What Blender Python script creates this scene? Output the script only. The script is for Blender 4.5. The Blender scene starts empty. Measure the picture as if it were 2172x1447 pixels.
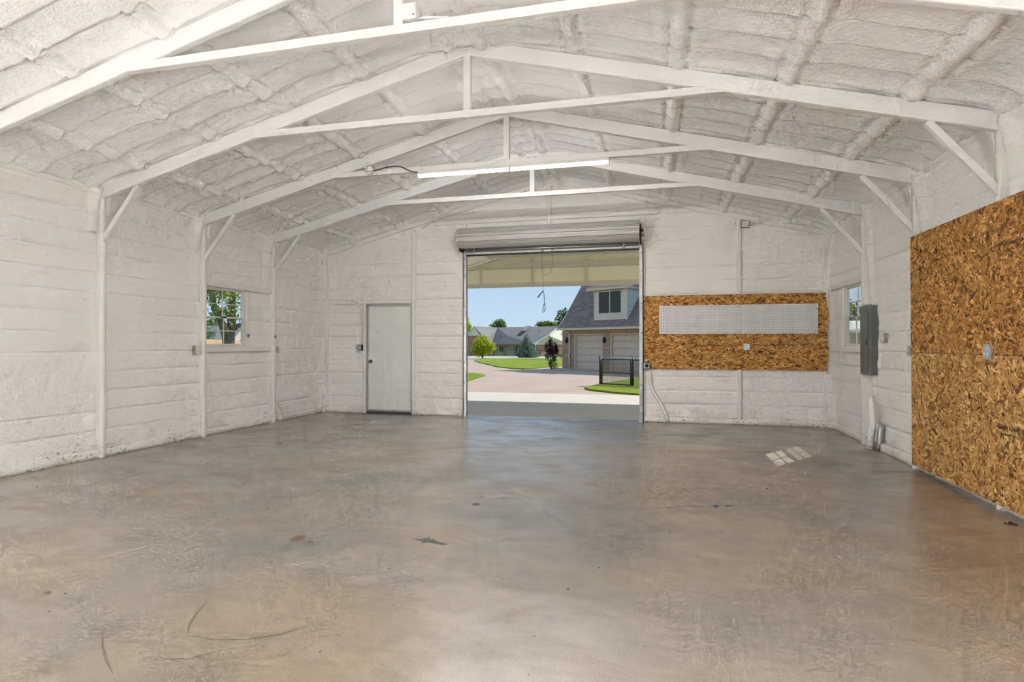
import bpy, math, random
import numpy as np
from mathutils import Vector, Matrix

sc = bpy.context.scene
col = sc.collection
rnd = random.Random(7)
nr = np.random.RandomState(11)

# ---------------------------------------------------------------- calibration
W, D, S = 8.922, 10.039, 1.5535          # inner width, far wall, truss spacing
YR = -2.39                               # rear wall, behind the camera
XM = W / 2
SL = 0.2544                              # roof slope
RB0 = 2.995                              # rafter underside at the wall
CZ0 = 3.150                              # foam ceiling at the wall
T = {k: D - (5 - k) * S for k in range(-2, 5)}

# ---------------------------------------------------------------- camera
cam_d = bpy.data.cameras.new('camera')
cam = bpy.data.objects.new('camera', cam_d)
col.objects.link(cam)
cam_d.sensor_fit = 'HORIZONTAL'
cam_d.sensor_width = 36.0
cam_d.lens = 1226.37 / 2172 * 36.0
cam_d.clip_start = 0.05
cam_d.clip_end = 600
cam.location = (6.231, 0.0, 1.3125)
cam.rotation_euler = (math.radians(90) + 0.00533, 0, 0.2411)
sc.camera = cam

# ---------------------------------------------------------------- sky, sun, exposure
SUNV = Vector((-0.705, -0.93, -1.0)).normalized()      # direction the light travels
world = bpy.data.worlds.new('world')
sc.world = world
world.use_nodes = True
wn = world.node_tree
wn.nodes.clear()
wo = wn.nodes.new('ShaderNodeOutputWorld')
wb = wn.nodes.new('ShaderNodeBackground')
# clear summer sky: pale at the horizon, a little deeper blue overhead
wr_ = wn.nodes.new('ShaderNodeValToRGB')
wr_.color_ramp.elements[0].position = 0.0
wr_.color_ramp.elements[0].color = (0.60, 0.755, 0.90, 1)
wr_.color_ramp.elements[1].position = 1.0
wr_.color_ramp.elements[1].color = (0.36, 0.56, 0.86, 1)
e_ = wr_.color_ramp.elements.new(0.12); e_.color = (0.475, 0.665, 0.875, 1)
ti = wn.nodes.new('ShaderNodeTexCoord')
wx2 = wn.nodes.new('ShaderNodeSeparateXYZ')
wn.links.new(ti.outputs['Generated'], wx2.inputs[0])
wn.links.new(wx2.outputs['Z'], wr_.inputs[0])
wb.inputs['Strength'].default_value = 1.0
wn.links.new(wr_.outputs[0], wb.inputs[0])
wn.links.new(wb.outputs[0], wo.inputs[0])

sun_d = bpy.data.lights.new('sun', 'SUN')
sun_d.energy = 5.6
sun_d.angle = math.radians(0.30)
sun_d.color = (1.0, 0.94, 0.86)
sun = bpy.data.objects.new('sun', sun_d)
col.objects.link(sun)
sun.location = (30, 40, 45)
sun.rotation_euler = SUNV.to_track_quat('-Z', 'Y').to_euler()

LAMP = 95.0                                            # emission of the strip lights
FILL_TUBES = 350.0                                          # emission of the unseen tube lamps added as room fill
sc.view_settings.view_transform = 'Standard'
sc.view_settings.look = 'None'
sc.view_settings.gamma = 1.0
sc.view_settings.use_curve_mapping = False
sc.view_settings.exposure = 0.0
sc.cycles.max_bounces = 5
sc.cycles.diffuse_bounces = 4
sc.cycles.glossy_bounces = 2
sc.cycles.transmission_bounces = 2
sc.cycles.transparent_max_bounces = 10
sc.cycles.use_adaptive_sampling = True
sc.cycles.adaptive_threshold = 0.15
sc.cycles.adaptive_min_samples = 12
sc.cycles.caustics_reflective = False
sc.cycles.caustics_refractive = False
sc.cycles.sample_clamp_indirect = 50.0
sc.cycles.use_denoising = True

# ---------------------------------------------------------------- helpers: scene graph
WLOC = {}

def tag(o, label=None, cat=None, group=None, kind=None):
    if label: o['label'] = label
    if cat: o['category'] = cat
    if group: o['group'] = group
    if kind: o['kind'] = kind
    return o

def thing(name, loc, label=None, cat=None, group=None, kind=None):
    o = bpy.data.objects.new(name, None)
    o.empty_display_size = 0.1
    col.objects.link(o)
    o.location = loc
    WLOC[o.name] = Vector(loc)
    return tag(o, label, cat, group, kind)

def link_mesh(name, me, mat, parent=None, origin=None):
    """mesh holds world coordinates; its origin is moved to the base of its box"""
    n = len(me.vertices)
    co = np.empty(n * 3, dtype=np.float32)
    me.vertices.foreach_get('co', co)
    co = co.reshape(-1, 3)
    lo, hi = co.min(0), co.max(0)
    loc = Vector(((lo[0] + hi[0]) / 2, (lo[1] + hi[1]) / 2, lo[2])) if origin is None else Vector(origin)
    co -= np.array(loc, dtype=np.float32)
    me.vertices.foreach_set('co', co.ravel())
    me.update()
    o = bpy.data.objects.new(name, me)
    col.objects.link(o)
    WLOC[o.name] = loc
    if parent is not None:
        o.parent = parent
        o.location = loc - WLOC[parent.name]
    else:
        o.location = loc
    for m in (mat if isinstance(mat, (list, tuple)) else [mat]):
        me.materials.append(m)
    return o

class MB:
    def __init__(s):
        s.v, s.f, s.sm, s.mi = [], [], [], []
    def add(s, verts, faces, smooth=False, mi=0):
        b = len(s.v)
        s.v += [tuple(p) for p in verts]
        s.f += [tuple(i + b for i in f) for f in faces]
        s.sm += [smooth] * len(faces)
        s.mi += [mi] * len(faces)
        return s
    def box(s, a, b, mi=0):
        x0, x1 = sorted((a[0], b[0])); y0, y1 = sorted((a[1], b[1])); z0, z1 = sorted((a[2], b[2]))
        v = [(x0,y0,z0),(x1,y0,z0),(x1,y1,z0),(x0,y1,z0),(x0,y0,z1),(x1,y0,z1),(x1,y1,z1),(x0,y1,z1)]
        return s.add(v, [(0,3,2,1),(4,5,6,7),(0,1,5,4),(1,2,6,5),(2,3,7,6),(3,0,4,7)], mi=mi)
    def hexa(s, v, mi=0):
        return s.add(v, [(0,3,2,1),(4,5,6,7),(0,1,5,4),(1,2,6,5),(2,3,7,6),(3,0,4,7)], mi=mi)
    def bar(s, p, q, w, h, up=(0, 0, 1)):
        """square bar from p to q: w sideways, h along up"""
        p, q, up = Vector(p), Vector(q), Vector(up)
        d = (q - p).normalized()
        sd = d.cross(up).normalized()
        u = sd.cross(d).normalized()
        a, b = sd * w / 2, u * h / 2
        v = [p-a-b, p+a-b, q+a-b, q-a-b, p-a+b, p+a+b, q+a+b, q-a+b]
        return s.hexa(v)
    def tube(s, pts, r, n=8, caps=True, smooth=True):
        pts = [Vector(p) for p in pts]
        rr = r if isinstance(r, (list, tuple)) else [r] * len(pts)
        v, f = [], []
        prev = None
        for i, p in enumerate(pts):
            if i == 0: d = pts[1] - pts[0]
            elif i == len(pts) - 1: d = pts[-1] - pts[-2]
            else: d = (pts[i+1] - pts[i-1])
            d.normalize()
            if prev is None:
                a = d.orthogonal().normalized()
            else:
                a = (prev - d * prev.dot(d))
                a = a.normalized() if a.length > 1e-6 else d.orthogonal().normalized()
            prev = a
            b = d.cross(a)
            for k in range(n):
                t = 2 * math.pi * k / n
                v.append(p + a * math.cos(t) * rr[i] + b * math.sin(t) * rr[i])
        for i in range(len(pts) - 1):
            for k in range(n):
                f.append((i*n+k, i*n+(k+1) % n, (i+1)*n+(k+1) % n, (i+1)*n+k))
        s.add(v, f, smooth)
        if caps:
            b0 = len(s.v) - len(v)
            s.f.append(tuple(b0 + k for k in reversed(range(n)))); s.sm.append(False); s.mi.append(0)
            s.f.append(tuple(b0 + (len(pts)-1)*n + k for k in range(n))); s.sm.append(False); s.mi.append(0)
        return s
    def cyl(s, p, q, r, n=16):
        return s.tube([p, q], r, n)
    def lathe(s, c, axis, prof, n=16, smooth=True):
        """prof: list of (along, radius)"""
        c, ax = Vector(c), Vector(axis).normalized()
        a = ax.orthogonal().normalized(); b = ax.cross(a)
        v, f = [], []
        for (t, r) in prof:
            for k in range(n):
                w = 2 * math.pi * k / n
                v.append(c + ax * t + (a * math.cos(w) + b * math.sin(w)) * max(r, 1e-5))
        for i in range(len(prof) - 1):
            for k in range(n):
                f.append((i*n+k, i*n+(k+1) % n, (i+1)*n+(k+1) % n, (i+1)*n+k))
        return s.add(v, f, smooth)
    def prism(s, poly, off, mi=0):
        """polygon (list of 3d points) swept by vector off"""
        n = len(poly); off = Vector(off)
        v = [Vector(p) for p in poly] + [Vector(p) + off for p in poly]
        f = [tuple(range(n)), tuple(range(2*n-1, n-1, -1))]
        f += [(i, i + n, (i+1) % n + n, (i+1) % n) for i in range(n)]
        return s.add(v, f, mi=mi)
    def build(s, name, mat, parent=None, bevel=0, origin=None, fixn=True):
        me = bpy.data.meshes.new(name)
        me.from_pydata([tuple(p) for p in s.v], [], s.f)
        me.polygons.foreach_set('use_smooth', s.sm)
        me.polygons.foreach_set('material_index', s.mi)
        if fixn:
            import bmesh
            bm = bmesh.new(); bm.from_mesh(me)
            bmesh.ops.recalc_face_normals(bm, faces=bm.faces)
            bm.to_mesh(me); bm.free()
        me.update()
        o = link_mesh(name, me, mat, parent, origin)
        if bevel:
            m = o.modifiers.new('bevel', 'BEVEL'); m.width = bevel; m.segments = 2; m.limit_method = 'ANGLE'
        return o

def boxo(name, a, b, mat, parent=None, bevel=0):
    return MB().box(a, b).build(name, mat, parent, bevel)

# ---------------------------------------------------------------- helpers: materials
def N(nt, typ, **kw):
    n = nt.nodes.new(typ)
    for k, v in kw.items():
        setattr(n, k, v)
    return n

def base_mat(name):
    m = bpy.data.materials.new(name)
    m.use_nodes = True
    nt = m.node_tree
    return m, nt, nt.nodes['Principled BSDF']

def pos(nt, scale=(1, 1, 1), rot=(0, 0, 0)):
    g = N(nt, 'ShaderNodeNewGeometry')
    mp = N(nt, 'ShaderNodeMapping')
    mp.inputs['Scale'].default_value = scale
    mp.inputs['Rotation'].default_value = rot
    nt.links.new(g.outputs['Position'], mp.inputs['Vector'])
    return mp.outputs[0]

def noise(nt, vec, scale, detail=4, rough=0.55, dist=0.0):
    n = N(nt, 'ShaderNodeTexNoise')
    n.inputs['Scale'].default_value = scale
    n.inputs['Detail'].default_value = detail
    n.inputs['Roughness'].default_value = rough
    n.inputs['Distortion'].default_value = dist
    nt.links.new(vec, n.inputs['Vector'])
    return n.outputs['Fac']

def ramp(nt, fac, stops, interp='LINEAR'):
    r = N(nt, 'ShaderNodeValToRGB')
    r.color_ramp.interpolation = interp
    e = r.color_ramp.elements
    while len(e) < len(stops): e.new(0.5)
    for i, (p, c) in enumerate(stops):
        e[i].position = p
        c = c if isinstance(c, (tuple, list)) else (c, c, c)
        e[i].color = (*c[:3], 1)
    nt.links.new(fac, r.inputs[0])
    return r.outputs[0]

def mixc(nt, fac, a, b, mode='MIX'):
    m = N(nt, 'ShaderNodeMix', data_type='RGBA', blend_type=mode)
    for sock, v in ((m.inputs[0], fac), (m.inputs[6], a), (m.inputs[7], b)):
        if hasattr(v, 'is_output') or hasattr(v, 'links') and not isinstance(v, (float, int, tuple)):
            nt.links.new(v, sock)
        elif isinstance(v, (int, float)):
            sock.default_value = v
        else:
            sock.default_value = (*v[:3], 1)
    return m.outputs[2]

def math_(nt, op, a, b=None, c=None, clamp=False):
    m = N(nt, 'ShaderNodeMath', operation=op, use_clamp=clamp)
    for i, v in enumerate((a, b, c)):
        if v is None: continue
        if isinstance(v, (int, float)): m.inputs[i].default_value = v
        else: nt.links.new(v, m.inputs[i])
    return m.outputs[0]

def bump(nt, bs, h, strength=0.3, dist=0.01, prev=None):
    b = N(nt, 'ShaderNodeBump')
    b.inputs['Strength'].default_value = strength
    b.inputs['Distance'].default_value = dist
    nt.links.new(h, b.inputs['Height'])
    if prev is not None: nt.links.new(prev, b.inputs['Normal'])
    nt.links.new(b.outputs[0], bs.inputs['Normal'])
    return b.outputs[0]

def mat(name, c, rough=0.6, metal=0.0, c2=None, vs=6.0, bmp=0.0, bs_=60.0, spec=0.5, bd=0.004):
    m, nt, bs = base_mat(name)
    bs.inputs['Roughness'].default_value = rough
    bs.inputs['Metallic'].default_value = metal
    bs.inputs['Specular IOR Level'].default_value = spec
    if c2 is None:
        c2 = tuple(x * 0.9 for x in c)
    p = pos(nt)
    f = noise(nt, p, vs, 4)
    r = ramp(nt, f, [(0.32, c2), (0.68, c)])
    nt.links.new(r, bs.inputs['Base Color'])
    if bmp:
        bump(nt, bs, noise(nt, p, bs_, 3), bmp, bd)
    return m

# spray foam
def foam_mat(name, c, c2, dirt=True, grain=1.0):
    m, nt, bs = base_mat(name)
    p = pos(nt)
    bs.inputs['Roughness'].default_value = 0.75
    bs.inputs['Specular IOR Level'].default_value = 0.25
    f = noise(nt, p, 1.3, 2, 0.6)
    cc = ramp(nt, f, [(0.3, c2), (0.7, c)])
    if dirt:
        g = N(nt, 'ShaderNodeNewGeometry')
        sp = N(nt, 'ShaderNodeSeparateXYZ')
        nt.links.new(g.outputs['Position'], sp.inputs[0])
        low = N(nt, 'ShaderNodeMapRange')
        low.inputs['From Min'].default_value = 0.42
        low.inputs['From Max'].default_value = 0.0
        nt.links.new(sp.outputs['Z'], low.inputs['Value'])
        # splashed dirt specks, most of them along the foot of the wall
        sp1 = noise(nt, pos(nt, (1, 1, 1.3)), 26, 2, 0.7)
        pat = noise(nt, p, 1.9, 1, 0.6)
        k = math_(nt, 'MULTIPLY', low.outputs[0], pat)
        k = math_(nt, 'MULTIPLY_ADD', k, 0.33, sp1)
        msk = ramp(nt, k, [(0.735, 0), (0.80, 1)])
        cc = mixc(nt, math_(nt, 'MULTIPLY', msk, 0.75), cc, (0.22, 0.17, 0.12))
        sm = noise(nt, pos(nt, (1, 1, 2.0)), 3.2, 2, 0.6)
        s2 = ramp(nt, math_(nt, 'MULTIPLY_ADD', low.outputs[0], 0.22, sm), [(0.62, 0), (0.86, 1)])
        cc = mixc(nt, math_(nt, 'MULTIPLY', s2, 0.35), cc, (0.50, 0.43, 0.34))
        vo = N(nt, 'ShaderNodeTexVoronoi'); vo.inputs['Scale'].default_value = 3.1
        nt.links.new(p, vo.inputs['Vector'])
        dots = ramp(nt, vo.outputs['Distance'], [(0.018, 1), (0.03, 0)])
        cc = mixc(nt, math_(nt, 'MULTIPLY', dots, 0.7), cc, (0.2, 0.16, 0.12))
    nt.links.new(cc, bs.inputs['Base Color'])
    n1 = noise(nt, p, 24, 2, 0.85)
    bump(nt, bs, n1, 0.60 * grain, 0.013)
    return m

FOAM_W = foam_mat('foam_wall', (0.89, 0.865, 0.83), (0.86, 0.835, 0.795), grain=0.75)
FOAM_C = foam_mat('foam_ceiling', (0.92, 0.915, 0.905), (0.89, 0.885, 0.875), dirt=False, grain=1.1)
FOAM_T = foam_mat('foam_trim', (0.85, 0.825, 0.78), (0.815, 0.785, 0.735), grain=0.45)
STEELW = foam_mat('painted_steel', (0.80, 0.795, 0.78), (0.77, 0.765, 0.75), dirt=False, grain=0.3)
GALV = mat('galvanised', (0.50, 0.50, 0.50), 0.38, 0.75, (0.40, 0.40, 0.40), 14)
DARKM = mat('dark_metal', (0.035, 0.033, 0.03), 0.5, 0.3)
CURT = mat('curtain_steel', (0.58, 0.565, 0.54), 0.42, 0.1, (0.55, 0.535, 0.51), 3)
VINYL = mat('white_vinyl', (0.80, 0.78, 0.74), 0.45)
VINYLT = mat('tan_vinyl', (0.42, 0.36, 0.30), 0.5)
DOORM = mat('door_white', (0.80, 0.805, 0.775), 0.42, 0, (0.78, 0.785, 0.755), 2.0)
BLACK = mat('black_plastic', (0.018, 0.018, 0.018), 0.45)
PLATE = mat('outlet_plate', (0.55, 0.62, 0.68), 0.35, 0.35, (0.50, 0.57, 0.63))
IVORY = mat('outlet_ivory', (0.80, 0.74, 0.62), 0.45)
WPLAST = mat('white_plastic', (0.78, 0.77, 0.74), 0.4)
PANEL = mat('panel_grey', (0.19, 0.205, 0.20), 0.42, 0.1, (0.175, 0.19, 0.185), 4)
GREYB = mat('grey_box', (0.42, 0.42, 0.41), 0.5)
PEG = mat('pegboard_white', (0.78, 0.765, 0.755), 0.5, 0, (0.75, 0.735, 0.725), 3)
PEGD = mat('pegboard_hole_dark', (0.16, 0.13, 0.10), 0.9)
ROPE = mat('rope_cord', (0.33, 0.29, 0.23), 0.9)
CORDB = mat('black_cord', (0.06, 0.055, 0.05), 0.6)

def emit_mat(name, c, s):
    m = bpy.data.materials.new(name); m.use_nodes = True
    nt = m.node_tree; nt.nodes.clear()
    o = N(nt, 'ShaderNodeOutputMaterial'); e = N(nt, 'ShaderNodeEmission')
    e.inputs[0].default_value = (*c, 1); e.inputs[1].default_value = s
    nt.links.new(e.outputs[0], o.inputs[0])
    return m
LIT = emit_mat('lit_diffuser', (1.0, 0.99, 0.975), LAMP)

def glass_mat(name, tint=(0.975, 0.985, 0.98), ior=1.45):
    m = bpy.data.materials.new(name); m.use_nodes = True
    nt = m.node_tree; nt.nodes.clear()
    o = N(nt, 'ShaderNodeOutputMaterial')
    t = N(nt, 'ShaderNodeBsdfTransparent'); t.inputs[0].default_value = (*tint, 1)
    g = N(nt, 'ShaderNodeBsdfGlossy'); g.inputs['Roughness'].default_value = 0.02
    lw = N(nt, 'ShaderNodeLayerWeight'); lw.inputs[0].default_value = 0.5
    p5 = math_(nt, 'POWER', lw.outputs['Facing'], 5.0); frs = math_(nt, 'MULTIPLY_ADD', p5, 0.85, 0.02)
    mx = N(nt, 'ShaderNodeMixShader')
    nt.links.new(frs, mx.inputs[0]); nt.links.new(t.outputs[0], mx.inputs[1]); nt.links.new(g.outputs[0], mx.inputs[2])
    nt.links.new(mx.outputs[0], o.inputs[0])
    return m
GLASS = glass_mat('window_glass')
def screen_mat():
    m = bpy.data.materials.new('insect_screen'); m.use_nodes = True
    nt = m.node_tree; nt.nodes.clear()
    o = N(nt, 'ShaderNodeOutputMaterial')
    t = N(nt, 'ShaderNodeBsdfTransparent')
    g = N(nt, 'ShaderNodeBsdfDiffuse'); g.inputs[0].default_value = (0.45, 0.46, 0.46, 1)
    mx = N(nt, 'ShaderNodeMixShader'); mx.inputs[0].default_value = 0.28
    nt.links.new(t.outputs[0], mx.inputs[1]); nt.links.new(g.outputs[0], mx.inputs[2]); nt.links.new(mx.outputs[0], o.inputs[0])
    return m
SCREEN = screen_mat()

# concrete floor
def floor_mat():
    m, nt, bs = base_mat('sealed_concrete')
    p = pos(nt)
    big = noise(nt, pos(nt, (1, 0.7, 1)), 0.5, 3, 0.55, 0.5)
    c = ramp(nt, big, [(0.30, (0.215, 0.182, 0.145)), (0.45, (0.275, 0.237, 0.192)), (0.58, (0.305, 0.265, 0.218)), (0.72, (0.345, 0.30, 0.25))])
    tan = noise(nt, pos(nt, (0.8, 1.2, 1), (0, 0, 0.5)), 0.75, 2, 0.55, 0.4)
    c = mixc(nt, ramp(nt, tan, [(0.46, 0), (0.68, 0.8)]), c, (0.325, 0.252, 0.168))
    grey = noise(nt, pos(nt, (1, 1, 1), (0, 0, 1.1)), 0.6, 3, 0.6, 0.8)
    c = mixc(nt, ramp(nt, grey, [(0.50, 0), (0.72, 0.85)]), c, (0.195, 0.180, 0.162))
    mid = noise(nt, p, 5, 4, 0.65, 0.5)
    c = mixc(nt, 0.42, c, ramp(nt, mid, [(0.3, 0.38), (0.7, 0.62)]), 'OVERLAY')
    streak = noise(nt, pos(nt, (3.0, 16.0, 1), (0, 0, 0.35)), 1.2, 3, 0.65, 0.3)
    c = mixc(nt, ramp(nt, streak, [(0.5, 0), (0.85, 0.30)]), c, (0.15, 0.125, 0.10))
    streak2 = noise(nt, pos(nt, (18.0, 2.5, 1), (0, 0, -0.5)), 1.1, 3, 0.65, 0.3)
    c = mixc(nt, ramp(nt, streak2, [(0.5, 0), (0.85, 0.25)]), c, (0.42, 0.37, 0.305))
    sc1 = noise(nt, p, 30, 1, 0.5)
    c = mixc(nt, ramp(nt, sc1, [(0.745, 0), (0.79, 0.7)]), c, (0.09, 0.07, 0.05))
    fine = noise(nt, p, 90, 1, 0.6)
    c = mixc(nt, 0.35, c, ramp(nt, fine, [(0.3, 0.33), (0.7, 0.67)]), 'OVERLAY')
    nt.links.new(c, bs.inputs['Base Color'])
    r = noise(nt, pos(nt, (1.0, 1.0, 1)), 1.1, 2, 0.6, 0.6)
    nt.links.new(ramp(nt, r, [(0.36, 0.285), (0.5, 0.34), (0.66, 0.52)]), bs.inputs['Roughness'])
    # patches of worn sealer film
    film = noise(nt, pos(nt, (0.9, 1.5, 1), (0, 0, 0.2)), 1.6, 4, 0.68, 0.7)
    nt.links.new(ramp(nt, film, [(0.42, 0.15), (0.58, 0.9)]), bs.inputs['Coat Weight'])
    bs.inputs['Coat Roughness'].default_value = 0.30
    bs.inputs['Coat IOR'].default_value = 1.6
    bs.inputs['Specular IOR Level'].default_value = 0.9
    bump(nt, bs, noise(nt, p, 20.0, 2, 0.6), 0.05, 0.006)
    return m
FLOOR = floor_mat()

# ---------------------------------------------------------------- value noise for the foam relief
_tab = np.random.RandomState(3).rand(256, 256)
def vn(x, y, seed=0):
    xi = np.floor(x).astype(int); yi = np.floor(y).astype(int)
    fx = x - xi; fy = y - yi
    fx = fx * fx * (3 - 2 * fx); fy = fy * fy * (3 - 2 * fy)
    o = seed * 37
    g = lambda a, b: _tab[(a + o) % 256, (b + o * 3) % 256]
    return (g(xi, yi) * (1 - fx) + g(xi + 1, yi) * fx) * (1 - fy) + (g(xi, yi + 1) * (1 - fx) + g(xi + 1, yi + 1) * fx) * fy - 0.5
def fbm(x, y, seed=0, o=4, gain=0.55):
    t = 0; a = 1.0
    for i in range(o):
        t = t + a * vn(x * 2 ** i, y * 2 ** i, seed + i); a *= gain
    return t
G = lambda x, s: np.exp(-(x / s) ** 2)

def lines(a, b, step, extra=()):
    n = max(2, int(round((b - a) / step)))
    u = list(np.linspace(a, b, n + 1))
    ex = [e for e in extra if a - 1e-6 <= e <= b + 1e-6]
    u = [x for x in u if all(abs(x - e) > step * 0.3 for e in ex) or x in (a, b)]
    return np.array(sorted(set(np.round(u + list(ex), 5))))

def grid_mesh(name, s, t, fn, holes, mat_, top=None):
    """s,t line positions; fn(SS,TT) -> (n,3) world points; cells inside holes or above top(s) are left out"""
    SS, TT = np.meshgrid(s, t, indexing='ij')
    P = fn(SS, TT).reshape(-1, 3)
    ns, nt_ = len(s), len(t)
    i, j = np.meshgrid(np.arange(ns - 1), np.arange(nt_ - 1), indexing='ij')
    sc_ = (s[:-1] + s[1:])[:, None] / 2 + 0 * j
    tc = (t[:-1] + t[1:])[None, :] / 2 + 0 * i
    keep = np.ones(sc_.shape, bool)
    for (a0, a1, b0, b1) in holes:
        keep &= ~((sc_ > a0) & (sc_ < a1) & (tc > b0) & (tc < b1))
    if top is not None:
        keep &= tc < top(sc_)
    i, j = i[keep], j[keep]
    q = np.stack([i * nt_ + j, (i + 1) * nt_ + j, (i + 1) * nt_ + j + 1, i * nt_ + j + 1], 1)
    used = np.unique(q)
    rem = -np.ones(len(P), int); rem[used] = np.arange(len(used))
    P = P[used]; q = rem[q]
    me = bpy.data.meshes.new(name)
    me.vertices.add(len(P)); me.vertices.foreach_set('co', P.astype(np.float32).ravel())
    me.loops.add(q.size); me.loops.foreach_set('vertex_index', q.astype(np.int32).ravel())
    me.polygons.add(len(q)); me.polygons.foreach_set('loop_start', np.arange(0, q.size, 4, dtype=np.int32))
    me.polygons.foreach_set('use_smooth', np.ones(len(q), bool))
    me.update(calc_edges=True)
    me.validate()
    return link_mesh(name, me, mat_)

RIBZ = [0.08 + 0.2286 * k for k in range(0, 20)]
ribx = sorted([z + d for z in RIBZ for d in (-0.011, -0.004, 0.003, 0.012)])

def ribs(z, s, seed):
    """shallow grooves where the siding seams telegraph through the foam"""
    k = (z - 0.08) / 0.2286
    fr = (k - np.round(k)) * 0.2286
    amp = np.clip(0.65 + 1.5 * fbm(s * 0.9, np.round(k) * 3.7, seed, 3), 0.12, 1.3)
    groove = -0.014 * np.exp(-(fr / 0.006) ** 2) * amp
    swell = 0.006 * np.cos(2 * np.pi * k + 0.6) * amp * -0.6
    step = 0.0045 * np.where(fr > 0, np.exp(-fr / 0.06), 0) * amp
    return groove + swell + step

def edge_fade(s, t, holes, d=0.07):
    f = np.ones_like(s)
    for (a0, a1, b0, b1) in holes:
        ds = np.maximum(np.maximum(a0 - s, s - a1), 0); dt = np.maximum(np.maximum(b0 - t, t - b1), 0)
        r = np.sqrt(ds ** 2 + dt ** 2)
        f = np.minimum(f, np.clip(r / d, 0, 1))
    return f

def foam_noise(s, t, seed):
    return 0.022 * fbm(s * 1.1, t * 1.4, seed, 3) + 0.010 * fbm(s * 7, t * 7, seed + 9, 3) + 0.0045 * fbm(s * 24, t * 24, seed + 20, 2)

STEP = 0.030
RC = 0.042                               # foam of the side walls lies this far behind the post faces
# ================================================================ THE ROOM
WIN1 = (6.965, 7.835, 1.28, 2.148)       # left window: y0,y1,z0,z1
WIN2 = (8.545, 9.415, 1.28, 2.148)
DOOR1 = (0.912, 1.84, 0.0, 2.062)        # back wall: x0,x1,z0,z1
DOOR2 = (2.93, 6.0, 0.0, 3.06)
REAR = (1.2, 7.7, 0.0, 3.0)  # unseen opening behind the camera, added and widened to let daylight in

def zceil(x):
    return CZ0 + SL * (XM - np.abs(x - XM))

# floor
fo = boxo('floor', (-0.15, YR - 0.15, -0.16), (W + 0.15, D + 0.16, 0.0), FLOOR)
tag(fo, 'mottled tan and grey sealed concrete floor of the workshop', 'floor', kind='structure')

# side walls
def side_field(y, z, seed, cols):
    h = foam_noise(y, z, seed) + ribs(z, y, seed)
    for cy in cols:
        # foam heaped in the corner of each post, swelling to a shoulder under the rafter
        amp = 0.014 + 0.050 * np.clip((z - 2.2) / 0.7, 0, 1) ** 1.5
        wob = 0.03 * fbm(z * 2.3, z * 0 + cy, seed + 5, 3)
        h += amp * G(np.abs(y - cy) - 0.075 - wob, 0.075)
    h += 0.05 * G(z - 3.1, 0.14)
    h += 0.045 * G(y - D, 0.10) + 0.03 * G(z, 0.035)
    return h

cols_y = [T[k] for k in range(-2, 5)]
ys = lines(YR - 0.06, D + 0.06, STEP, [WIN1[0], WIN1[1], WIN2[0], WIN2[1]])
zs = lines(-0.01, 3.25, STEP, [1.28, 2.148] + ribx)
def f_left(y, z):
    h = side_field(y, z, 1, cols_y) * edge_fade(y, z, [WIN1])
    return np.stack([h - RC, y, z], -1)
wl = grid_mesh('wall_left', ys, zs, f_left, [WIN1], FOAM_W)
tag(wl, 'cream spray-foamed left wall with faint horizontal seams', 'wall', kind='structure')
def f_right(y, z):
    h = side_field(y, z, 2, cols_y)
    # cable bulge running down beside the breaker panel
    cen = 8.33 + 0.03 * np.sin(z * 3.1) + 0.02 * fbm(z * 3, z * 0, 4, 2)
    h += 0.035 * G(y - cen, 0.05) * (np.clip((z - 1.6) / 0.2, 0, 1))
    h += 0.035 * G(y - 8.27, 0.06) * np.clip((1.0 - z) / 0.1, 0, 1)
    h += 0.02 * G(y - 8.1, 0.03) * np.clip((1.9 - z) / 0.3, 0, 1) * np.clip((z - .5) / .3, 0, 1)
    h = h * edge_fade(y, z, [WIN2])
    inp = (y > 7.6) & (y < 8.57) & (z > .84) & (z < 1.88)
    h = np.where(inp, np.minimum(h, 0.045 + .1 * h), h)
    h = np.where((y < 7.0) & (z < 2.5), np.minimum(h, 0.012), h)
    return np.stack([W + RC - h, y, z], -1)
wr = grid_mesh('wall_right', ys, zs, f_right, [WIN2], FOAM_W)
tag(wr, 'cream spray-foamed right wall carrying the breaker panel and chipboard', 'wall', kind='structure')

# far wall and rear wall
xs = lines(-0.06, W + 0.06, STEP, [DOOR1[0], DOOR1[1], DOOR2[0], DOOR2[1]])
zb = lines(-0.01, 4.32, STEP, [DOOR1[3], DOOR2[3]] + ribx)
def f_back(x, z):
    h = foam_noise(x, z, 3) + ribs(z, x, 3) * np.where(z < zceil(x) - 0.12, 1, 0.2)
    # slumped foam edge above the rail left of and over the walk door
    sl = z - (2.19 + 0.02 * fbm(x * 3, x * 0, 6, 3))
    h += 0.022 * np.where(sl > 0, np.exp(-sl / 0.05), 0) * (x < 1.85)
    h += 0.04 * G(x, 0.10) + 0.04 * G(x - W, 0.10) + 0.03 * G(z, 0.035)
    h = h * edge_fade(x, z, [DOOR1, DOOR2])
    h = np.where((x > 6.0) & (z > 0.86) & (z < 2.16), np.minimum(h, 0.012), h)
    return np.stack([x, D - h, z], -1)
wb_ = grid_mesh('wall_back', xs, zb, f_back, [DOOR1, DOOR2], FOAM_W, top=lambda x: zceil(x) + 0.12)
tag(wb_, 'cream spray-foamed far gable wall around both doors', 'wall', kind='structure')
xr_ = lines(-0.06, W + 0.06, 0.06, [REAR[0], REAR[1]])
zr_ = lines(-0.01, 4.32, 0.06, [REAR[3]])
def f_rear(x, z):
    h = (foam_noise(x, z, 8) + ribs(z, x, 8)) * edge_fade(x, z, [REAR])
    return np.stack([x, YR + h, z], -1)
wq = grid_mesh('wall_rear', xr_, zr_, f_rear, [REAR], FOAM_W, top=lambda x: zceil(x) + 0.12)
tag(wq, 'cream foamed rear gable wall with a wide opening added for daylight', 'wall', kind='structure')

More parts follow.
